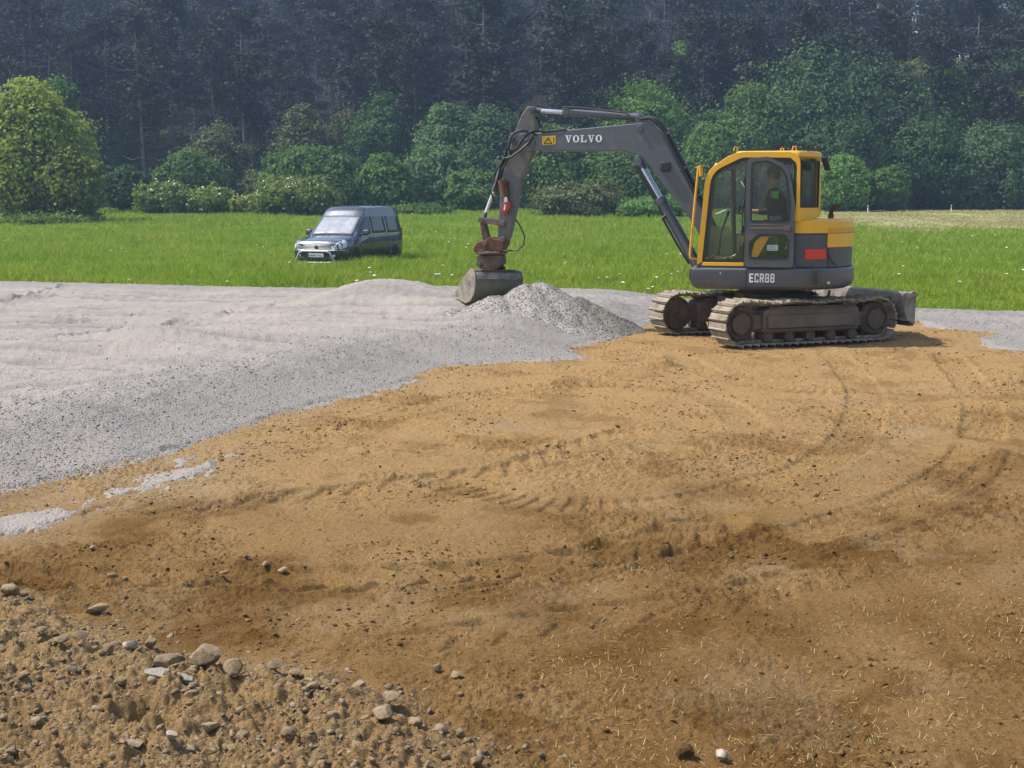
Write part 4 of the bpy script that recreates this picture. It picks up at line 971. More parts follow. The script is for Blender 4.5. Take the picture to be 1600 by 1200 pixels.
# front frame: far front pillar, top bar, sill
k = MB()
fp = [(1.0, 1.09), (.985, 1.30), (.88, 2.40), (.80, 2.53)]
for yy in (YR + .03,): k.tube([(x, yy, z) for x, z in fp], .03, 8)
k.bb((.93, YR, 1.085), (.99, YL - .06, 1.14)); k.tube([(.78, YR + .04, 2.44), (.78, YL - .06, 2.44)], .028, 8); P_(k, 'front_frame', M_yel, .006, cabo)
k = MB(); k.add([(.99, YR + .06, 1.14), (.99, YL - .06, 1.14), (.955, YL - .06, 1.60), (.955, YR + .06, 1.60)], [(0, 1, 2, 3)]); P_(k, 'front_lower_window', M_dglass, 0, cabo)
# rear: chamfer window between yellow posts, band below
ch0, ch1 = Vector((-.385, YL - .01, 0)), Vector((-.655, .66, 0))
def chpt(t, z, off=0):
    nrm = Vector((-.40, .27, 0)).normalized(); p = ch0.lerp(ch1, t) + nrm * off; return (p.x, p.y, z)
k = MB(); k.add([chpt(.05, 1.90, -.02), chpt(.95, 1.90, -.02), chpt(.95, 2.53, -.02), chpt(.05, 2.53, -.02)], [(0, 1, 2, 3)]); P_(k, 'rear_corner_window', M_rglass, 0, cabo)
k = MB()
k.add([chpt(0, 1.70), chpt(1, 1.76), chpt(1, 1.90), chpt(0, 1.90), chpt(0, 1.70, -.05), chpt(1, 1.76, -.05), chpt(1, 1.90, -.05), chpt(0, 1.90, -.05)], [(0,1,2,3),(7,6,5,4),(0,4,5,1),(1,5,6,2),(2,6,7,3),(3,7,4,0)])
k.tube([(-.648, .645, 1.76), (-.650, .645, 2.1), (-.635, .645, 2.56)], .026, 8)
k.bb((-.62, YR, 1.745), (-.58, .63, 1.92)); k.tube([(-.6, YR + .03, 1.76), (-.6, YR + .03, 2.56)], .028, 8); P_(k, 'rear_frame', M_yel, .006, cabo)
k = MB()
for t in (.06, .93): k.tube([chpt(t, 1.905, .004), chpt(t, 2.54, .004)], .014, 6)
k.tube([chpt(.06, 1.91, .004), chpt(.93, 1.91, .004)], .014, 6); k.tube([chpt(.06, 2.53, .004), chpt(.93, 2.53, .004)], .014, 6); P_(k, 'rear_window_seal', M_black, 0, cabo)
k = MB(); k.bb((-.59, YR + .07, 1.93), (-.585, .6, 2.54)); P_(k, 'rear_window', M_rglass, 0, cabo)
k = MB(); k.bb((-.34, YR + .06, 1.12), (-.32, YL - .06, 1.75)); k.bb((-.58, YR + .05, 1.12), (-.34, .62, 1.72)); P_(k, 'rear_bulkhead', M_black, .004, cabo)
roof = MB(); rpl = rp([(.50, YR, .1), (.50, YL - .02, .1), (-.38, YL + .0, .1), (-.67, .66, .08), (-.67, YR, .08)], 4); n = len(rpl)
for z, ins in ((2.575, .06), (2.60, .0), (2.64, .0), (2.668, .04), (2.675, .12)): roof.v += [((x + .03) * (1 - ins) - .03, (y - .6) * (1 - ins) + .6, z) for x, y in rpl]
for q in range(4): roof.f += [(q*n+i, q*n+(i+1) % n, (q+1)*n+(i+1) % n, (q+1)*n+i) for i in range(n)]
roof.f += [tuple(range(n)), tuple(range(4*n, 5*n))]
rf = P_(roof, 'roof', M_yel, 0, cabo, 40)
k = MB(); k.bb((-.3, YR + .1, 2.55), (.5, YL - .1, 2.583)); k.prism([(.5, 2.57), (.84, 2.40), (.82, 2.36), (.42, 2.50)], YR + .08, YL - .12, 'y'); P_(k, 'headliner', M_black, .006, cabo)
for x, y in ((.50, .95), (-.30, .98), (-.12, .3)):
    k = MB(); k.tube([(x - .03, y, 2.68), (x - .015, y, 2.735), (x + .015, y, 2.735), (x + .03, y, 2.68)], .010, 6); P_(k, 'lifting_eye', M_yell, 0, cabo)
for x, y in ((-.48, .86), (-.62, .55)):
    k = MB(); k.box((x, y, 2.725), (.06, .09, .06)); k.tube([(x, y, 2.67), (x, y, 2.70)], .012, 6); P_(k, 'work_light', M_black, .008, cabo)
k = MB(); k.tube([(-.55, .75, 2.66), (-.62, .78, 2.70), (-.70, .80, 2.64), (-.71, .80, 2.6)], .008, 6); k.box((-.73, .80, 2.50), (.03, .13, .19), (0, .35, .5)); P_(k, 'rear_mirror', M_black, .012, cabo)
# door
dpl = rp([(.335, 1.075, .05), (.335, 2.575, .10), (.05, 2.59, .06), (-.235, 2.47, .42), (-.335, 1.95, .3), (-.335, 1.075, .06)], 7)
up_ = rp([(.270, 1.70, .05), (.270, 2.52, .06), (.05, 2.535, .06), (-.19, 2.42, .34), (-.268, 2.0, .2), (-.268, 1.70, .05)], 7)
lo_ = rp([(.275, 1.19, .06), (.275, 1.42, .06), (.15, 1.535, .05), (-.22, 1.535, .06), (-.265, 1.45, .05), (-.265, 1.19, .06)], 7)
k = MB()
def plate_holes(mbx, outer, holes, y0, y1):
    bm = bmesh.new(); ed = []
    for poly in [outer] + holes:
        vs = [bm.verts.new((p[0], y1, p[1])) for p in poly]; ed += [bm.edges.new((vs[i], vs[(i+1) % len(vs)])) for i in range(len(vs))]
    bmesh.ops.triangle_fill(bm, use_beauty=True, use_dissolve=False, edges=ed)
    r = bmesh.ops.extrude_face_region(bm, geom=bm.faces[:])
    for v in [q for q in r['geom'] if isinstance(q, bmesh.types.BMVert)]: v.co.y = y0
    bm.verts.index_update(); mbx.add([v.co[:] for v in bm.verts], [tuple(v.index for v in f.verts) for f in bm.faces]); bm.free()
plate_holes(k, dpl, [up_, lo_], YL + .004, YL + .05)
door = P_(k, 'door', M_chard, .006)
for nm, pl in (('upper_door_window', up_), ('lower_door_window', lo_)):
    k = MB(); k.prism(inset(pl, -.01), YL + .018, YL + .024, 'y'); P_(k, nm, M_glass, 0, door)
    k = MB(); k.ring(inset(pl, -.004), inset(pl, .022), YL + .022, YL + .053, 'y'); P_(k, 'window_gasket', M_black, 0, door)
k = MB(); k.bb((.26, YL + .05, 1.60), (-.24, YL + .056, 1.625)); k.bb((.27, YL + .05, 1.655), (-.1, YL + .056, 1.664)); k.bb((-.2, YL + .05, 1.58), (-.28, YL + .075, 1.64)); P_(k, 'door_handle', M_tfr, .004, door)
k = MB(); k.bb((.34, YL + .0, 1.30), (.37, YL + .045, 1.42)); k.bb((.34, YL, 2.2), (.37, YL + .045, 2.32)); k.tube([(.36, YL + .03, 1.55), (.375, YL + .05, 1.65), (.375, YL + .05, 1.9), (.36, YL + .03, 2.0)], .012, 6); P_(k, 'door_hinge', M_black, .004, door)
k = MB(); k.prism([(.245, 1.215), (.155, 1.215), (.0, 1.50), (.12, 1.505), (.20, 1.42)], YL + .0265, YL + .0285, 'y'); P_(k, 'console_reflection', mat('console_reflection_paint', (.42, .24, .02), .5), 0, door)  # yellow stripe paints the seat console's reflection onto the lower pane
k = MB(); k.prism(rp([(.03, 1.305, .01), (.03, 1.385, .01), (-.12, 1.385, .01), (-.12, 1.305, .01)], 2), YL + .0265, YL + .0285, 'y'); P_(k, 'pale_sticker', mat('pale_sticker', (.36, .5, .44), .5), 0, door)
k = MB()
for j in range(3): k.bb((.01, YL + .0287, 1.322 + j * .02), (-.10 + .02 * j, YL + .0293, 1.328 + j * .02))
P_(k, 'sticker_print', mat('grey_print', (.2, .24, .22), .6), 0, door)
# grab rail ahead of the cab
k = MB(); k.tube([(.965, YL - .03, 2.42), (.985, YL + .0, 2.47), (1.0, YL + .01, 2.46), (1.03, YL + .01, 2.1), (1.095, YL + .01, 1.24), (1.09, YL + .01, 1.19), (1.0, YL - .02, 1.175)], .017, 8)
k.tube([(.965, YL - .0, 2.33), (.975, YL + .01, 2.475)], .03, 8); P_(k, 'grab_rail', M_yell, 0)
# interior
k = MB(); k.prism(rp([(.12, 1.42, .05), (.12, 1.53, .05), (-.24, 1.55, .04), (-.24, 1.42, .04)], 3), .36, .86, 'y'); k.prism(rp([(-.20, 1.54, .05), (-.31, 2.18, .1), (-.40, 2.16, .08), (-.32, 1.52, .05)], 4), .38, .84, 'y')
k.bb((-.2, .42, 1.12), (.06, .8, 1.42)); P_(k, 'seat', M_black, .02, cabo)
for yy in (.28, .92):
    k = MB(); k.prism(rp([(.38, 1.30, .05), (.40, 1.66, .08), (-.1, 1.70, .05), (-.12, 1.30, .04)], 3), yy - .07, yy + .07, 'y'); P_(k, 'arm_console', M_chard, .01, cabo)
    k = MB(); k.tube([(.30, yy, 1.66), (.32, yy, 1.74), (.335, yy, 1.80)], .016, 8); k.tube([(.33, yy, 1.78), (.345, yy, 1.88)], .026, 8); P_(k, 'joystick', M_black, 0, cabo)
for yy in (.50, .66):
    k = MB(); k.tube([(.74, yy, 1.12), (.70, yy, 1.55), (.62, yy, 1.78)], .014, 6); k.tube([(.62, yy, 1.78), (.60, yy, 1.85)], .022, 8); P_(k, 'travel_lever', M_black, 0, cabo)
k = MB(); k.tube([(.52, .24, 1.15), (.55, .24, 1.7), (.57, .24, 2.5)], .035, 8); P_(k, 'inner_pillar', M_black, 0, cabo)
k = MB(); k.box((.46, .30, 1.86), (.08, .16, .12), (0, -.2, .3)); P_(k, 'display', M_black, .01, cabo)
k = MB(); k.prism([(.40, 1.36), (.40, 1.50), (.355, 1.50), (.355, 1.36)], 1.0, 1.012, 'y'); P_(k, 'console_label', M_ylab, 0, cabo)
k = MB(); rg_ = random.Random(5)
for j in range(26): k.box((rg_.uniform(.45, .88), rg_.uniform(.3, 1.0), 1.135 + rg_.uniform(0, .05)), (rg_.uniform(.04, .12), rg_.uniform(.03, .08), rg_.uniform(.02, .06)), (rg_.uniform(-.5, .5), rg_.uniform(-.5, .5), rg_.uniform(0, 3)))
P_(k, 'muddy_mat', M_under, .008, cabo)
for a, c in (((.86, YL - .02, 2.16), (.80, YL - .02, 2.28)), ((.36, YL - .0, 2.18), (.41, YL - .0, 2.26)), ((.80, .3, 1.80), (.66, .35, 1.86))):
    k = MB(); k.tube([a, c], .007, 5); P_(k, 'wiper_or_glint', M_white_l, 0, cabo)  # white sticks painting in reflections on the cab glass

# ---- boom, arm, cylinders (plane y = -.25)
YB = -.25
boom_pl = rp([(3.79, 2.90, .07), (3.70, 2.98, .05), (3.58, 3.015, .02), (1.95, 3.147, .08), (1.80, 3.137, .10), (1.66, 3.00, .3), (1.139, 2.057), (.66, 1.22, .08), (.60, 1.10, .07), (.70, 1.0, .08), (.82, 1.06, .08), (1.18, 1.685), (1.80, 2.46, .1), (1.96, 2.66, .25), (2.25, 2.735, .25), (3.60, 2.75, .03), (3.74, 2.80, .06)], 6)
k = MB(); k.prism(boom_pl, YB - .14, YB + .14, 'y'); boom = P_(k, 'boom', M_char, .012)
BF = YB + .14
k = MB(); 
for q in ((3.70, 2.89), (2.0, 2.57), (.71, 1.11), (1.98, 3.06)): k.cyl((q[0], BF - .02, q[1]), (q[0], BF + .03, q[1]), .05, 16)
P_(k, 'pivot_pin', M_chard, .004, boom)
k = MB(); k.prism(rp([(2.06, 3.12), (2.06, 3.27, .03), (1.96, 3.29, .03), (1.86, 3.13)], 3), YB - .11, YB - .085, 'y'); k.prism(rp([(2.06, 3.12), (2.06, 3.27, .03), (1.96, 3.29, .03), (1.86, 3.13)], 3), YB + .085, YB + .11, 'y'); k.cyl((2.01, YB - .12, 3.235), (2.01, YB + .12, 3.235), .03, 12); P_(k, 'cylinder_lug', M_char, .005, boom)
k = MB(); k.bb((1.52, BF, 2.43), (1.66, BF + .05, 2.56)); P_(k, 'boom_lamp', M_black, .01, boom)
# weld plate line and warning label
k = MB(); k.prism([(3.475, 2.835), (3.475, 2.965), (3.265, 2.975), (3.265, 2.842)], BF + .001, BF + .004, 'y'); lab = P_(k, 'warning_label', M_ylab, 0, boom)
k = MB(); k.ring([(3.45, 2.85), (3.38, 2.955), (3.31, 2.85)], [(3.425, 2.864), (3.38, 2.93), (3.335, 2.864)], BF + .0045, BF + .006, 'y'); k.bb((3.375, BF + .0045, 2.875), (3.385, BF + .006, 2.915)); k.prism([(3.30, 2.86), (3.285, 2.86), (3.285, 2.95), (3.30, 2.95)], BF + .0045, BF + .006, 'y'); P_(k, 'warning_print', M_black, 0, boom)
def letters(word, glyphs, x0, z0, w_, h_, gap, yface, par, name, slope=0, flip=-1):
    """lettering on a face that looks towards +y: reading direction is -x"""
    mb = MB(); cx = 0
    for ch in word:
        for i, poly in enumerate(glyphs[ch]):
            t = .004 + .0006 * i
            if poly and isinstance(poly[0], list):
                f = lambda p: (x0 + flip * (cx + p[0] * w_), z0 + p[1] * h_ + slope * (cx + p[0] * w_))
                mb.ring([f(p) for p in poly[0]], [f(p) for p in poly[1]], yface + .001, yface + t, 'y')
            else: mb.prism([(x0 + flip * (cx + p[0] * w_), z0 + p[1] * h_ + slope * (cx + p[0] * w_)) for p in poly], yface + .001, yface + t, 'y')
        cx += w_ + gap
    o = mb.build(name, M_white_l, par, 0, 0); return o
q = lambda a, b_, c, d: [(a, b_), (c, b_), (c, d), (a, d)]
ell = lambda rx, ry: [(.5 + rx * math.cos(t), .5 + ry * math.sin(t)) for t in np.linspace(0, 2 * PI, 28, endpoint=False)]
SER = {'V': [[(.06, .92), (.40, .92), (.62, .0), (.44, 0)], [(.74, .92), (.88, .92), (.60, .0), (.50, 0)], q(-.04, .90, .50, 1.0), q(.62, .90, 1.02, 1.0)],
       'O': [[ell(.50, .52), ell(.22, .40)]], 'L': [q(.12, .05, .40, .95), q(0, 0, .95, .11), q(0, .89, .55, 1.0), q(.80, .0, .95, .34)]}
letters('VOLVO', SER, 3.115, 2.868, .098, .105, .018, BF, boom, 'lettering', .004)
BLK = {'E': [q(0, 0, .3, 1), q(.3, 0, .95, .18), q(.3, .41, .85, .59), q(.3, .82, .95, 1)], 'C': [q(0, .06, .3, .94), q(.08, 0, .95, .18), q(.08, .82, .95, 1), q(.66, .12, .95, .34), q(.66, .66, .95, .88)],
       'R': [q(0, 0, .3, 1), q(.3, .82, .88, 1), q(.3, .38, .88, .55), q(.68, .48, .98, .9), [(.50, .42), (.78, .42), (1.0, 0), (.70, 0)]],
       '8': [q(0, .06, .28, .46), q(.72, .06, 1, .46), q(.03, .54, .29, .94), q(.71, .54, .97, .94), q(.1, 0, .9, .17), q(.1, .83, .9, 1), q(.1, .42, .9, .58)]}
letters('ECR88', BLK, .262, .862, .058, .125, .014, 1.10, skirt, 'lettering')
# arm
arm_pl = rp([(3.70, 3.42, .04), (3.61, 3.41, .04), (3.59, 3.15, .1), (3.59, 2.80, .1), (3.83, 2.29, .2), (3.89, 1.90, .2), (4.00, 1.42, .05), (4.09, 1.35, .05), (4.18, 1.42, .04), (4.17, 1.70, .1), (4.13, 2.15, .1), (4.10, 2.39, .1), (3.93, 2.98, .2), (3.80, 3.30, .1)], 4)
k = MB(); k.prism(arm_pl, YB - .10, YB + .115, 'y'); arm = P_(k, 'arm', M_arm, .01)
for sg in (-1, 1):
    k = MB(); yy = YB + sg * .152; k.prism(rp([(3.84, 2.76, .08), (3.84, 3.0, .08), (3.66, 3.02, .06), (3.58, 2.9, .05), (3.62, 2.74, .05)], 4), yy - .012, yy + .012, 'y')
    P_(k, 'fork_plate', M_char, .004, boom)
k = MB()
for q_ in ((3.70, 2.89), (3.64, 3.365), (4.09, 1.41), (3.95, 2.93)): k.cyl((q_[0], YB - .15, q_[1]), (q_[0], YB + .175, q_[1]), .04, 14)
P_(k, 'arm_pin', M_chard, .004, arm)
k = MB(); k.cyl((4.10, YB + .16, 2.31), (4.045, YB + .16, 2.05), .065, 14); k.bb((4.0, YB + .115, 2.06), (4.12, YB + .15, 2.3)); vb = P_(k, 'valve_cylinder', M_rust, .006, arm)
k = MB(); k.cyl((4.045, YB + .16, 2.05), (4.03, YB + .16, 1.96), .032, 12); P_(k, 'rod', M_chrome, 0, arm)
k = MB(); k.prism(rp([(4.08, 1.97, .03), (4.10, 1.82, .03), (4.03, 1.77, .03), (3.95, 1.92, .03), (3.96, 1.98, .03)], 3), YB + .116, YB + .20, 'y'); rb = P_(k, 'red_clamp', mat('worn_red', (.42, .03, .02), .5, 0, (.2, .04, .03), 14), .008, arm)
k = MB(); k.prism([(4.05, 1.94), (4.065, 1.85), (4.045, 1.845), (4.03, 1.93)], YB + .201, YB + .205, 'y'); P_(k, 'clamp_highlight_strip', M_white_l, 0, arm)
def cylinder(name, a, m_, b_, rr, rb_, y, split, gl=True, mm=M_char):
    A, B = Vector((a[0], y, a[1])), Vector((b_[0], y, b_[1])); S = A.lerp(B, split)
    k = MB(); k.cyl(S, B, rb_, 18); d = (B - A).normalized(); k.cyl(S - d * .0, S + d * .10, rb_ * 1.18, 18); k.cyl(B - d * .1, B - d * .03, rb_ * 1.15, 18)
    k.cyl(B + Vector((0, -.06, 0)), B + Vector((0, .06, 0)), rb_ * 1.25, 16); c = P_(k, name, mm, .004)
    k = MB(); k.cyl(A, S + d * .05, rr, 14); P_(k, 'rod', M_chrome, 0, c)
    k = MB(); k.cyl(A + Vector((0, -.05, 0)), A + Vector((0, .05, 0)), rr * 1.7, 14); k.cyl(A, A - d * -.12, rr * 1.25, 12); P_(k, 'rod_eye', mm, .004, c); return c
ac = cylinder('arm_cylinder', (3.64, 3.365), None, (2.01, 3.235), .034, .056, YB, .28)
k = MB(); k.tube([(3.18, YB + .06, 3.40), (2.9, YB + .07, 3.385), (2.35, YB + .07, 3.32), (2.2, YB + .1, 3.30), (2.08, YB + .13, 3.20)], .016, 7); k.box((3.12, YB, 3.405), (.16, .07, .03)); P_(k, 'cylinder_pipe', M_rub2, 0, ac)
mc = cylinder('boom_cylinder', (2.0, 2.57), None, (1.05, .93), .036, .062, YB + .20, .33)
mc2 = cylinder('boom_cylinder', (2.0, 2.57), None, (1.05, .93), .036, .062, YB - .20, .33)
k = MB(); k.tube([(1.56, YB + .27, 1.78), (1.61, YB + .28, 1.74), (1.36, YB + .28, 1.31), (1.20, YB + .27, 1.06)], .018, 7); k.prism([(1.98, 2.50), (2.04, 2.50), (1.58, 1.72), (1.50, 1.76), (1.56, 1.84)], YB + .24, YB + .25, 'y'); P_(k, 'cylinder_guard', M_black, 0, mc)
bc = cylinder('bucket_cylinder', (4.44, 1.70), None, (3.95, 2.97), .028, .048, YB, .34)
k = MB(); k.tube([(4.24, YB + .055, 2.18), (4.14, YB + .07, 2.5), (4.06, YB + .06, 2.74), (4.02, YB + .06, 2.88)], .016, 7); P_(k, 'cylinder_pipe', M_rub2, 0, bc)
# linkage
k = MB()
for sg in (-1, 1):
    yy = YB + sg * .135
    k.prism(rp([(4.47, 1.74, .03), (4.47, 1.66, .03), (4.08, 1.60, .03), (4.05, 1.69, .03)], 3), yy - .018, yy + .018, 'y')
k.cyl((4.44, YB - .17, 1.70), (4.44, YB + .17, 1.70), .045, 14); k.cyl((4.09, YB - .17, 1.645), (4.09, YB + .17, 1.645), .04, 14); P_(k, 'tipping_link', M_tfr, .005)
k = MB(); k.prism(rp([(4.48, 1.66, .03), (4.40, 1.66, .03), (4.31, 1.33, .03), (4.42, 1.31, .03)], 3), YB - .075, YB + .08, 'y'); P_(k, 'connecting_link', M_under, .006)
# tilting hitch
k = MB(); k.prism(rp([(4.56, 1.28, .05), (4.50, 1.36, .05), (4.38, 1.385, .04), (4.30, 1.43, .05), (4.18, 1.40, .05), (4.08, 1.46, .05), (4.03, 1.36, .05), (4.10, 1.22, .05), (4.27, 1.185, .05), (4.56, 1.20, .03)], 4), YB - .15, YB + .16, 'y')
ht = P_(k, 'tilt_hitch', M_rust, .012)
k = MB(); k.lathe([(.15, 1.16), (.24, 1.165), (.245, 1.20), (.15, 1.22)], (4.31, YB, 0), 'z', 24); k.prism(rp([(4.51, 1.155, .03), (4.12, 1.155, .03), (4.10, 1.03, .05), (4.18, .945, .04), (4.45, .94, .04), (4.50, 1.02, .05)], 4), YB - .16, YB + .17, 'y'); P_(k, 'rotator', M_under, .01, ht)
k = MB()
for q_ in ((4.37, 1.34), (4.09, 1.40), (4.42, 1.20)): k.cyl((q_[0], YB + .13, q_[1]), (q_[0], YB + .205, q_[1]), .042, 12)
k.box((4.30, YB + .18, 1.19), (.05, .05, .05)); k.box((4.47, YB + .15, 1.02), (.08, .08, .06)); P_(k, 'hitch_pin', M_tfr, .004, ht)
k = MB(); k.tube([(3.90, YB + .13, 1.72), (3.80, YB + .15, 1.58), (3.74, YB + .16, 1.45), (3.76, YB + .16, 1.31), (3.86, YB + .16, 1.235), (4.08, YB + .16, 1.22)], .012, 7); P_(k, 'hitch_hose', M_rub2, 0, ht)
# bucket: turned by the rotator, mouth to the far left
ang = math.atan2(-.73, .68); BM = Matrix.Translation((4.30, YB, .38)) @ Matrix.Rotation(ang, 4, 'Z') @ Matrix.Rotation(R(3), 4, 'X') @ Matrix.Diagonal((.88, 1, 1, 1)) @ Matrix.Translation((-.16, 0, 0))
WB = .41
shell = [(.12, .555), (.01, .53), (-.06, .44), (-.075, .30), (-.02, .15), (.10, .04), (.26, .0), (.46, .03), (.66, .10)]
k = MB(); k.T = BM
inn = [(.12, .53), (.03, .505), (-.035, .43), (-.05, .30), (0, .165), (.11, .062), (.26, .024), (.46, .052), (.655, .115)]
k.prism(shell + inn[::-1], -WB, WB, 'y'); bk = P_(k, 'bucket', M_buck, .004)
for sg in (-1, 1):
    k = MB(); k.T = BM; k.prism(shell + [(.66, .15), (.44, .36)], sg * WB, sg * (WB + .022), 'y'); P_(k, 'side_plate', M_blade, .003, bk)
k = MB(); k.T = BM; k.bb((.60, -WB - .03, .085), (.76, WB + .03, .112)); P_(k, 'cutting_lip', M_blade, .003, bk)
k = MB(); k.T = BM
for yy in (-.13, .13): k.prism(rp([(-.02, .50), (.04, .60, .03), (.30, .62, .03), (.34, .53)], 3), yy - .02, yy + .02, 'y')
k.bb((-.02, -.30, .525), (.24, .30, .55)); P_(k, 'bucket_bracket', M_under, .004, bk)
k = MB(); k.T = BM; k.prism([(-.074, .40), (-.066, .445), (.015, .53), (.03, .535), (-.06, .45), (-.083, .40)], -WB + .01, WB - .01, 'y'); P_(k, 'shell_light_band', M_blade, .002, bk)  # paler strip paints in the light on the shell's upper curve
# hoses along boom and round the arm
def hose(name, pts, r, par, m=M_rub2):
    P = [Vector(p) for p in pts]; out = []
    for i in range(len(P) - 1):
        p0, p1, p2, p3 = P[max(i-1, 0)], P[i], P[i+1], P[min(i+2, len(P)-1)]
        for t in np.linspace(0, 1, 6, endpoint=False):
            out.append(.5 * ((2*p1) + (p2-p0)*t + (2*p0-5*p1+4*p2-p3)*t*t + (3*p1-p0-3*p2+p3)*t**3))
    k = MB(); k.tube(out + [P[-1]], r, 7); return P_(k, name, m, 0, par)
hy = BF + .02
hose('hose', [(1.98, hy, 3.20), (1.82, hy, 3.20), (1.66, hy, 3.06), (1.50, hy, 2.77), (1.16, hy, 2.14), (.80, hy, 1.50)], .022, boom)
hose('hose', [(2.1, YB, 3.2), (1.80, YB + .03, 3.22), (1.62, YB + .05, 3.06), (1.42, YB + .06, 2.70), (1.08, YB + .06, 2.07), (.76, YB + .06, 1.45)], .03, boom)
for (x, z) in ((1.60, 2.97), (1.34, 2.46), (1.12, 2.06)):
    k = MB(); k.box((x - .01, YB + .10, z), (.10, .12, .03), (0, .55, 0)); P_(k, 'hose_clamp', M_chard, .004, boom)
hose('hose', [(3.1, hy - .03, 3.065), (3.40, hy - .02, 3.035), (3.62, hy + .03, 3.04), (3.76, hy + .06, 2.92), (3.86, hy + .05, 2.78), (4.0, hy, 2.72)], .018, boom)
hose('hose', [(3.55, hy, 2.98), (3.76, hy + .06, 3.05), (3.92, hy + .06, 2.98), (3.98, hy + .05, 2.80), (3.95, hy + .02, 2.70), (4.02, hy, 2.60), (4.10, hy, 2.46)], .018, boom)
hose('hose', [(3.60, hy + .02, 2.95), (3.74, hy + .07, 2.80), (3.94, hy + .06, 2.66), (4.08, hy + .0, 2.62), (4.16, hy - .04, 2.4)], .016, boom)
hose('hose', [(3.62, YB, 3.30), (3.54, YB + .05, 3.18), (3.50, YB + .05, 3.08)], .012, boom)
hose('hose', [(3.50, hy - .02, 2.75), (3.51, hy + .01, 2.66), (3.52, hy, 2.60)], .006, boom)
hose('hose', [(4.06, hy - .02, 2.62), (4.20, hy, 2.45), (4.22, hy, 2.30), (4.28, hy, 2.16), (4.22, hy - .02, 1.98)], .013, arm)

# ================================================================= OPERATOR in the cab
def skin(name, verts, edges, m, parent, sub=2, root=0):
    me = bpy.data.meshes.new(name); me.from_pydata([v[:3] for v in verts], edges, []); me.materials.append(m)
    o = bpy.data.objects.new(name, me); C.objects.link(o)
    if parent: o.parent = parent
    sk = o.modifiers.new('skin', 'SKIN'); sk.use_smooth_shade = True
    for i, v in enumerate(verts):
        d = me.skin_vertices[0].data[i]; r = v[3]; d.radius = (r, r) if not isinstance(r, tuple) else r; d.use_root = (i == root)
    sm = o.modifiers.new('sub', 'SUBSURF'); sm.levels = sub; sm.render_levels = sub
    return o
M_skin = mat('skin', (.45, .26, .17), .55); M_shirt = mat('dark_jacket', (.02, .025, .03), .85); M_hv = mat('hi_vis_green', (.16, .62, .05), .7); M_hair = mat('dark_hair', (.015, .012, .01), .7); M_trou = mat('dark_trousers', (.025, .03, .04), .85)
PE = empty('person', EX.location, R(167))
tag(PE, 'seated person in a dark jacket with green hi-vis strips at the controls of the excavator', 'person')
yc = .60; bv = []; be = []
def bn(x, y, z, r, par=None):
    bv.append((x, y, z, r))
    if par is not None: be.append((par, len(bv) - 1))
    return len(bv) - 1
pel = bn(-.10, yc, 1.62, (.15, .12)); wst = bn(-.10, yc, 1.78, (.145, .11), pel); chs = bn(-.06, yc, 1.98, (.17, .125), wst); shl = bn(-.04, yc, 2.10, (.13, .09), chs); nk = bn(-.02, yc, 2.19, .055, shl)
hd0 = bn(0, yc, 2.27, (.07, .085), nk); hd1 = bn(.005, yc, 2.35, (.075, .095), hd0); hd2 = bn(-.005, yc, 2.43, (.06, .075), hd1)
for sg in (-1, 1):
    s0 = bn(-.04, yc + sg * .18, 2.08, .062, shl); e0 = bn(.06, yc + sg * .27, 1.84, .047, s0); w0 = bn(.29, yc + sg * .30, 1.845, .03, e0); pm = bn(.345, yc + sg * .30, 1.855, (.034, .022), w0)
    for fi, (dy, L_) in enumerate(((-.027, .06), (-.009, .068), (.009, .064), (.027, .052))):
        f0 = bn(.375, yc + sg * .30 + dy, 1.862, .0095, pm); f1 = bn(.375 + L_ * .55, yc + sg * .30 + dy, 1.85, .009, f0); bn(.375 + L_ * .6, yc + sg * .30 + dy, 1.85 - L_ * .5, .008, f1)
    t0 = bn(.335, yc - sg * .035 + sg * .30, 1.85, .011, pm); bn(.37, yc + sg * .252, 1.835, .009, t0)
    h0 = bn(-.04, yc + sg * .10, 1.60, .09, pel); k0 = bn(.36, yc + sg * .15, 1.62, .065, h0); a0 = bn(.42, yc + sg * .15, 1.24, .042, k0); bn(.54, yc + sg * .15, 1.17, .035, a0)
skin('body', bv, be, M_skin, PE, 2, pel)
# clothing follows the same joints a little outside
jv = []; je = []
def jn(x, y, z, r, par=None):
    jv.append((x, y, z, r))
    if par is not None: je.append((par, len(jv) - 1))
    return len(jv) - 1
a = jn(-.10, yc, 1.60, (.165, .135)); b1 = jn(-.10, yc, 1.78, (.16, .125), a); c1 = jn(-.06, yc, 1.98, (.185, .14), b1); d1 = jn(-.04, yc, 2.10, (.145, .105), c1); jn(-.03, yc, 2.16, .075, d1)
for sg in (-1, 1):
    s0 = jn(-.04, yc + sg * .18, 2.085, .074, d1); e0 = jn(.06, yc + sg * .27, 1.84, .058, s0); jn(.19, yc + sg * .288, 1.842, .047, e0)
skin('jacket', jv, je, M_shirt, PE, 2, a)
jv = []; je = []; a = jn(-.10, yc, 1.59, (.155, .125))
for sg in (-1, 1):
    h0 = jn(-.04, yc + sg * .10, 1.60, .10, a); k0 = jn(.36, yc + sg * .15, 1.62, .076, h0); jn(.42, yc + sg * .15, 1.26, .056, k0)
skin('trousers', jv, je, M_trou, PE, 2, a)
for sg in (-1, 1):
    k = MB(); yy = yc + sg * .15; k.prism(rp([(.37, 1.125, .02), (.62, 1.125, .03), (.60, 1.19, .03), (.48, 1.22, .04), (.46, 1.30, .02), (.37, 1.30, .02)], 3), yy - .05, yy + .05, 'y'); k.build('boot', M_black, PE, .015)
k = MB()
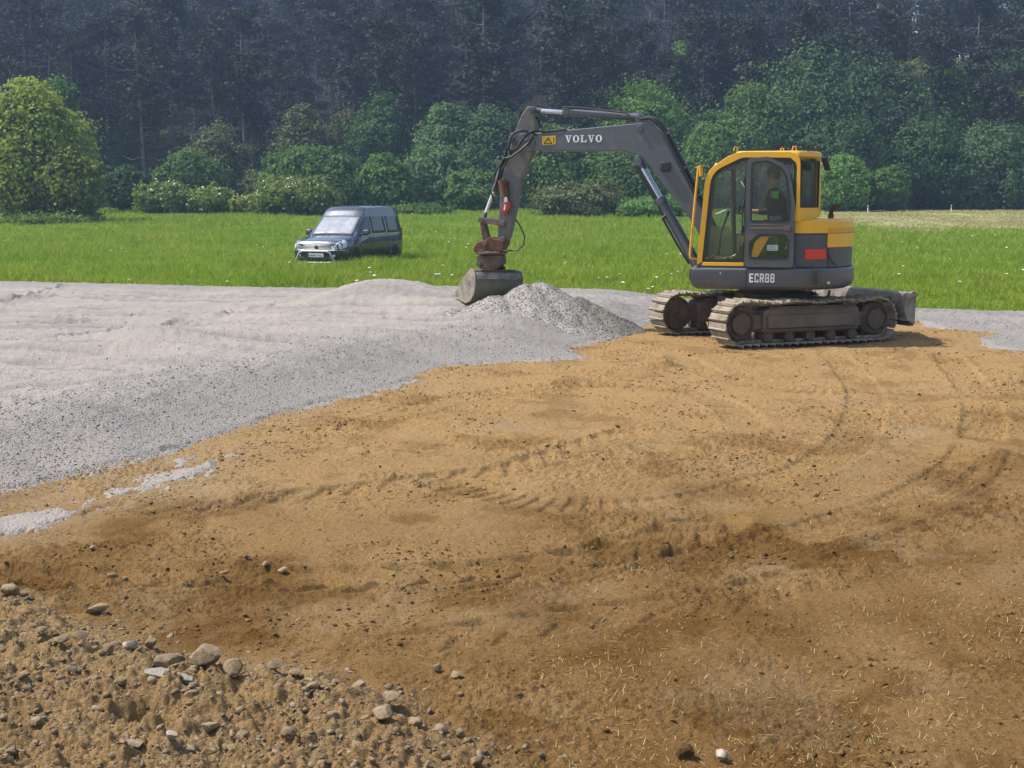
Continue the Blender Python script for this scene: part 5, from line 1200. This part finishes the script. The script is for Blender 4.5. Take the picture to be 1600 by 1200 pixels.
for sg in (-1, 1):
    yy = yc + sg * .10; ys_ = [( .105, 1.80), (.115, 1.92), (.10, 2.04), (.05, 2.155), (-.06, 2.20), (-.17, 2.12), (-.215, 1.98), (-.235, 1.80)]
    k.v, off = k.v, len(k.v)
    for x, z in ys_: k.v += [(x, yy - .03, z), (x, yy + .03, z), (x * 1.05 + .005, yy + .03, z + .008), (x * 1.05 + .005, yy - .03, z + .008)]
    for i in range(len(ys_) - 1):
        for e_ in range(4): k.f.append((off + i*4 + e_, off + i*4 + (e_+1) % 4, off + i*4 + 4 + (e_+1) % 4, off + i*4 + 4 + e_))
k.prism([(-.1, 2.02), (.0, 2.02), (.0, 2.12), (-.1, 2.12)], yc + .235, yc + .26, 'y'); k.build('hi_vis_braces', M_hv, PE, 0)
hv_ = MB(); hv_.lathe([(.03, .155), (.075, .14), (.098, .09), (.10, .04), (.092, -.01), (.05, -.03)], (-.022, yc, 2.325), 'z', 18); hv_.build('hair', M_hair, PE, 0, 60)
k = MB(); k.prism([(.085, 2.36), (.125, 2.305), (.088, 2.30)], yc - .014, yc + .014, 'y'); k.build('nose', M_skin, PE, .005)
for sg in (-1, 1):
    k = MB(); k.lathe([(.004, -.004), (.012, 0), (.004, .006)], (.092, yc + sg * .032, 2.352), 'x', 8); k.build('eye', M_black, PE)
    k = MB(); k.lathe([(.012, -.008), (.03, 0), (.022, .010)], (0, yc + sg * .088, 2.335), 'y', 10); k.build('ear', M_skin, PE)
k = MB(); k.box((.088, yc, 2.268), (.012, .05, .008)); k.build('mouth', mat('lip', (.3, .12, .1), .5), PE, .003)

# ================================================================= VAN in the meadow
# local frame: x forward, y to its left, z up
M_navy = mat('navy_paint', (.026, .036, .058), .26, .5, (.034, .045, .066), 3, coat=1)
M_vglass = mat('van_side_glass', (.012, .016, .018), .08, 0, (.014, .018, .02), spec=.8)
M_wind = mat('van_windscreen', (.22, .245, .28), .12, 0, (.33, .35, .38), 2.5, .4, .6, coat=1)
M_tyre = mat('tyre_rubber', (.02, .02, .021), .8); M_rim = mat('alloy', (.5, .51, .53), .35, .7)
M_lamp = mat('lamp_lens', (.42, .45, .49), .18, .1, (.55, .57, .6), 9, coat=1)
vz = float(meadow_h(np.array([-5.5]), np.array([42.]))[0])
VA = empty('parked_van', (-5.28, 41.9, vz - .07), R(-109.5)); VA.scale = (1, 1, .97)
tag(VA, 'dark navy blue high-roof van with a silver bull bar parked in the meadow grass', 'van')
ST = [  # x, bottom, half width, top, half width at top
 (2.27, .33, .62, .60, .56), (2.245, .28, .74, .76, .66), (2.16, .22, .83, .85, .73), (1.98, .20, .875, .89, .765), (1.65, .20, .895, .95, .785), (1.30, .20, .90, 1.0, .79),
 (1.22, .20, .90, 1.03, .79), (.86, .20, .90, 1.32, .765), (.50, .20, .90, 1.61, .735), (.30, .20, .90, 1.82, .705), (.12, .20, .90, 1.915, .68), (-.2, .20, .90, 1.95, .68),
 (-1.0, .20, .90, 1.965, .68), (-1.8, .20, .895, 1.95, .68), (-2.12, .22, .885, 1.91, .67), (-2.22, .26, .87, 1.84, .66), (-2.25, .34, .84, 1.74, .64)]
def vprof(x):
    xs_ = [s_[0] for s_ in ST]
    for i in range(len(ST) - 1):
        if xs_[i] >= x >= xs_[i + 1]:
            f = (xs_[i] - x) / (xs_[i] - xs_[i + 1]); a, b = ST[i], ST[i + 1]; _, zb, wd_, zt, wt = [p + (q_ - p) * f for p, q_ in zip(a, b)]; break
    belt = min(1.04, zt - .09); md = min(.68, zt - .16)
    return [(0, zb), (wd_ - .07, zb), (wd_ - .005, zb + .12), (wd_ + .005, md), (wd_ - .015, belt), (wt + (wd_ - wt) * .22, belt + (zt - belt) * .72), (wt, zt - .035), (wt - .07, zt), (wt * .45, zt + .016), (0, zt + .022)]
def vpt(x, t):
    p = vprof(x); i = min(int(t), len(p) - 2); f = t - i
    return (x, p[i][0] + (p[i+1][0] - p[i][0]) * f, p[i][1] + (p[i+1][1] - p[i][1]) * f)
k = MB(); np_ = 10
xs2 = []
for i in range(len(ST) - 1): xs2 += list(np.linspace(ST[i][0], ST[i+1][0], 4, endpoint=False))
xs2.append(ST[-1][0]); ring_n = 2 * np_ - 2
for x in xs2:
    p = vprof(x); k.v += [(x, a_, z_) for a_, z_ in p] + [(x, -a_, z_) for a_, z_ in p[-2:0:-1]]
for i in range(len(xs2) - 1): k.f += [(i*ring_n + j, i*ring_n + (j+1) % ring_n, (i+1)*ring_n + (j+1) % ring_n, (i+1)*ring_n + j) for j in range(ring_n)]
k.f += [tuple(range(ring_n)), tuple(range((len(xs2)-1)*ring_n, len(xs2)*ring_n))]
body = k.build('body', M_navy, VA, 0, 42)
def vpatch(name, outline, side, m, off=.006, par=VA, th=.004):
    """pane following the body side: outline corners as (x, z), four of them, front-bottom, rear-bottom, rear-top, front-top"""
    k = MB(); nu, nv = 8, 6; g = []
    for i in range(nu + 1):
        for j in range(nv + 1):
            u, v = i / nu, j / nv; a, b_, c, d = [Vector(q_) for q_ in outline]
            q_ = a.lerp(b_, u).lerp(d.lerp(c, u), v); pr = vprof(q_.x); y_ = 0
            for (y0, z0), (y1, z1) in zip(pr[1:-1], pr[2:]):
                if z0 <= q_.y <= z1 + 1e-6: y_ = y0 + (y1 - y0) * (q_.y - z0) / max(1e-6, z1 - z0); break
            g.append((q_.x, side * (y_ + off), q_.y))
    k.v = g; k.f = [(i*(nv+1)+j, (i+1)*(nv+1)+j, (i+1)*(nv+1)+j+1, i*(nv+1)+j+1) for i in range(nu) for j in range(nv)]
    o = k.build(name, m, par, 0, 60); sm_ = o.modifiers.new('solid', 'SOLIDIFY'); sm_.thickness = th; sm_.offset = 0; return o
for sd_ in (1, -1):
    vpatch('front_door_window', [(1.0, 1.02), (.22, 1.05), (.22, 1.62), (.52, 1.58)], sd_, M_vglass)
    vpatch('side_window', [(.10, 1.07), (-.92, 1.07), (-.92, 1.62), (.10, 1.62)], sd_, M_vglass)
    vpatch('rear_side_window', [(-1.05, 1.07), (-2.02, 1.07), (-2.0, 1.60), (-1.05, 1.62)], sd_, M_vglass)
    vpatch('rub_strip', [(.92, .50), (-1.1, .50), (-1.1, .57), (.92, .57)], sd_, M_black, .012)
    for a_, b_ in ((.16, .16), (-.98, -.98), (1.0, 1.0)): vpatch('door_seam', [(a_ + .006, .36), (b_ - .006, .36), (b_ - .006, 1.04), (a_ + .006, 1.04)], sd_, M_black, .002)
    for x in (.30, -.75): k = MB(); k.box((x, sd_ * .915, .93), (.17, .03, .035)); k.build('door_handle', M_navy, VA, .008)
    k = MB(); k.prism(rp([(.93, 1.02, .04), (.83, 1.02, .04), (.82, 1.20, .05), (.92, 1.20, .05)], 3), sd_ * .93, sd_ * 1.10, 'y'); k.box((.92, sd_ * .9, 1.05), (.06, .1, .05)); mr = k.build('wing_mirror', M_navy, VA, .012)
    k = MB(); k.box((.822, sd_ * 1.015, 1.11), (.004, .13, .13)); k.build('mirror_glass', M_rim, mr)
    # headlight and front corner
    k = MB(); n_ = 7; g = []
    for x, z0, z1 in ((2.258, .60, .70), (2.20, .60, .80), (2.10, .62, .86), (1.98, .66, .90), (1.88, .74, .91)):
        for j in range(n_):
            z = z0 + (z1 - z0) * j / (n_ - 1); pr = vprof(x); y_ = pr[4][0]
            for (y0, q0), (y1, q1) in zip(pr[1:-1], pr[2:]):
                if q0 <= z <= q1 + 1e-6: y_ = y0 + (y1 - y0) * (z - q0) / max(1e-6, q1 - q0); break
            g.append((x + .012, sd_ * (y_ + .010), z))
    g = [(2.272, sd_ * .50, .60 + .11 * j / (n_ - 1)) for j in range(n_)] + g
    k.v = g; k.f = [(i*n_+j, (i+1)*n_+j, (i+1)*n_+j+1, i*n_+j+1) for i in range(5) for j in range(n_ - 1)]
    hl = k.build('headlight', M_lamp, VA, 0, 60); s_ = hl.modifiers.new('solid', 'SOLIDIFY'); s_.thickness = .02
    k = MB(); k.lathe([(.05, 0), (.055, .012), (.02, .02)], (2.262, sd_ * .64, .68), 'x', 14); k.build('headlamp_reflector', M_rim, hl)
    k = MB(); k.lathe([(.045, 0), (.05, .02), (.03, .03)], (2.262, sd_ * .60, .40), 'x', 14); k.build('fog_lamp', M_lamp, VA)
    k = MB(); k.bb((-2.262, sd_ * .70, .75), (-2.24, sd_ * .85, 1.2)); k.build('tail_light', M_red, VA, .006)
    for wx in (1.40, -1.50):
        k = MB(); k.lathe([(.20, -.10), (.29, -.10), (.315, -.07), (.32, 0), (.315, .07), (.29, .10), (.20, .10)], (wx, sd_ * .81, .315), 'y', 30); wh = k.build('wheel', M_tyre, VA)
        k = MB(); k.lathe([(.205, sd_ * .085), (.215, sd_ * .10), (.19, sd_ * .095), (.18, sd_ * .06), (.05, sd_ * .06), (.04, sd_ * .09)], (wx, sd_ * .81, .315), 'y', 30)
        for j in range(5):
            a_ = 2 * PI * j / 5 + .3; k.box((wx + .115 * math.cos(a_), sd_ * .895, .315 + .115 * math.sin(a_)), (.16, .02, .05), (0, -a_, 0))
        k.build('rim', M_rim, wh, .004)
        k = MB(); A_ = np.linspace(-.05, PI + .05, 18); k.prism([(wx + .395 * math.cos(t), .315 + .395 * math.sin(t)) for t in A_] + [(wx + .335 * math.cos(t), .315 + .335 * math.sin(t)) for t in A_[::-1]], sd_ * .86, sd_ * .922, 'y'); k.build('wheel_arch', M_navy, VA, .008)
        k = MB(); k.prism([(wx + .336 * math.cos(t), .315 + .336 * math.sin(t)) for t in A_] , sd_ * .70, sd_ * .9085, 'y'); k.build('arch_liner', M_black, VA)
def across(name, x0, x1, fr0, m, off, nx=10):
    k = MB(); g = []; ny = 12
    for i in range(nx + 1):
        x = x0 + (x1 - x0) * i / nx; pr = vprof(x); hw = pr[7][0] * fr0
        for j in range(ny + 1):
            y_ = -hw + 2 * hw * j / ny; z = pr[7][1] + .022 * (1 - (abs(y_) / max(.01, pr[7][0])) ** 2); g.append((x + off * .6, y_, z + off * .8))
    k.v = g; k.f = [(i*(ny+1)+j, (i+1)*(ny+1)+j, (i+1)*(ny+1)+j+1, i*(ny+1)+j+1) for i in range(nx) for j in range(ny)]
    o = k.build(name, m, VA, 0, 60); s_ = o.modifiers.new('solid', 'SOLIDIFY'); s_.thickness = .004; return o
across('windscreen_rubber', 1.235, .50, 1.0, M_black, .006); across('windscreen', 1.20, .525, .965, M_wind, .011)
for y0, y1 in ((-.55, .02), (.02, .58)):
    k = MB(); k.tube([(1.235, y0, 1.035), (1.15, (y0 + y1) / 2, 1.115), (1.20, y1, 1.075)], .010, 5); k.build('wiper_or_glint', M_black, VA)
k = MB(); k.tube([(.1, .1, 1.92), (-.1, .1, 2.06)], .007, 5); k.build('aerial', M_black, VA)
k = MB()
for i in range(3): k.box((2.275 - .006 * i, 0, .625 + .045 * i), (.03, .98 - .03 * i, .022))
k.box((2.25, 0, .75), (.03, .96, .018)); gr = k.build('grille', M_rim, VA, .005)
k = MB(); k.box((2.262, 0, .665), (.016, 1.0, .16)); k.build('grille_recess', M_black, gr)
k = MB(); k.lathe([(.02, 0), (.06, .006), (.055, .014), (.02, .018)], (2.292, 0, .67), 'x', 18); k.build('badge', M_navy, gr)
k = MB(); k.prism(rp([(2.30, -.62, .05), (2.30, .62, .05), (2.16, .86, .1), (1.85, .915, .03), (1.85, -.915, .03), (2.16, -.86, .1)], 4), .44, .56, 'z'); bp = k.build('bumper', M_navy, VA, .02)
k = MB(); k.prism(rp([(2.305, -.62, .05), (2.305, .62, .05), (2.17, .865, .1), (2.0, .90, .03), (2.0, -.90, .03), (2.17, -.865, .1)], 4), .555, .585, 'z'); k.build('bumper_trim', M_rim, bp, .006)
k = MB(); k.box((2.262, 0, .34), (.06, 1.1, .16)); k.build('lower_grille', M_black, bp, .01)
k = MB(); k.tube([(2.37, -.70, .19), (2.40, -.66, .24), (2.42, -.52, .50), (2.42, -.42, .545), (2.42, .42, .545), (2.42, .52, .50), (2.40, .66, .24), (2.37, .70, .19), (2.37, 0, .18), (2.37, -.70, .19)], .032, 9); k.tube([(2.2, -.4, .3), (2.40, -.55, .36)], .02, 6); k.tube([(2.2, .4, .3), (2.40, .55, .36)], .02, 6)
k.build('bull_bar', mat('brushed_bar', (.42, .43, .45), .5, .6), VA, 0, 60)
k = MB(); k.box((2.335, 0, .41), (.012, .52, .115)); pl_ = k.build('number_plate', M_white_l, VA, .004)
k = MB(); k.box((2.342, -.235, .41), (.004, .035, .1)); k.build('plate_band', mat('plate_blue', (.02, .06, .4), .5), pl_)
fc = bpy.data.curves.new('plate_text', 'FONT'); fc.body = '8649 HGL'; fc.size = .098; fc.extrude = .0015; fc.align_x = 'CENTER'; fc.align_y = 'CENTER'
ft = bpy.data.objects.new('plate_text', fc); C.objects.link(ft); ft.parent = pl_; ft.location = (2.3435, .02, .408); ft.rotation_euler = (PI / 2, 0, PI / 2); fc.materials.append(M_black)
bpy.context.view_layer.update(); me_ = bpy.data.meshes.new_from_object(ft.evaluated_get(bpy.context.evaluated_depsgraph_get()))
nt_ = link_mesh('plate_lettering', me_, None, pl_); nt_.location = ft.location; nt_.rotation_euler = ft.rotation_euler; bpy.data.objects.remove(ft)

# ================================================================= HAZE
hz = MB(); hz.bb((-340, -95, -1.6), (340, 345, 88)); ho = hz.build('haze', None, None, 0, 0)
m = bpy.data.materials.new('haze'); m.use_nodes = True; ns = m.node_tree.nodes; ns.remove(ns['Principled BSDF'])
pv = ns.new('ShaderNodeVolumePrincipled'); pv.inputs['Color'].default_value = (.50, .68, 1, 1); pv.inputs['Density'].default_value = .0007; pv.inputs['Anisotropy'].default_value = .2
m.node_tree.links.new(pv.outputs[0], ns['Material Output'].inputs['Volume']); ho.data.materials.append(m)
tag(ho, kind='stuff')
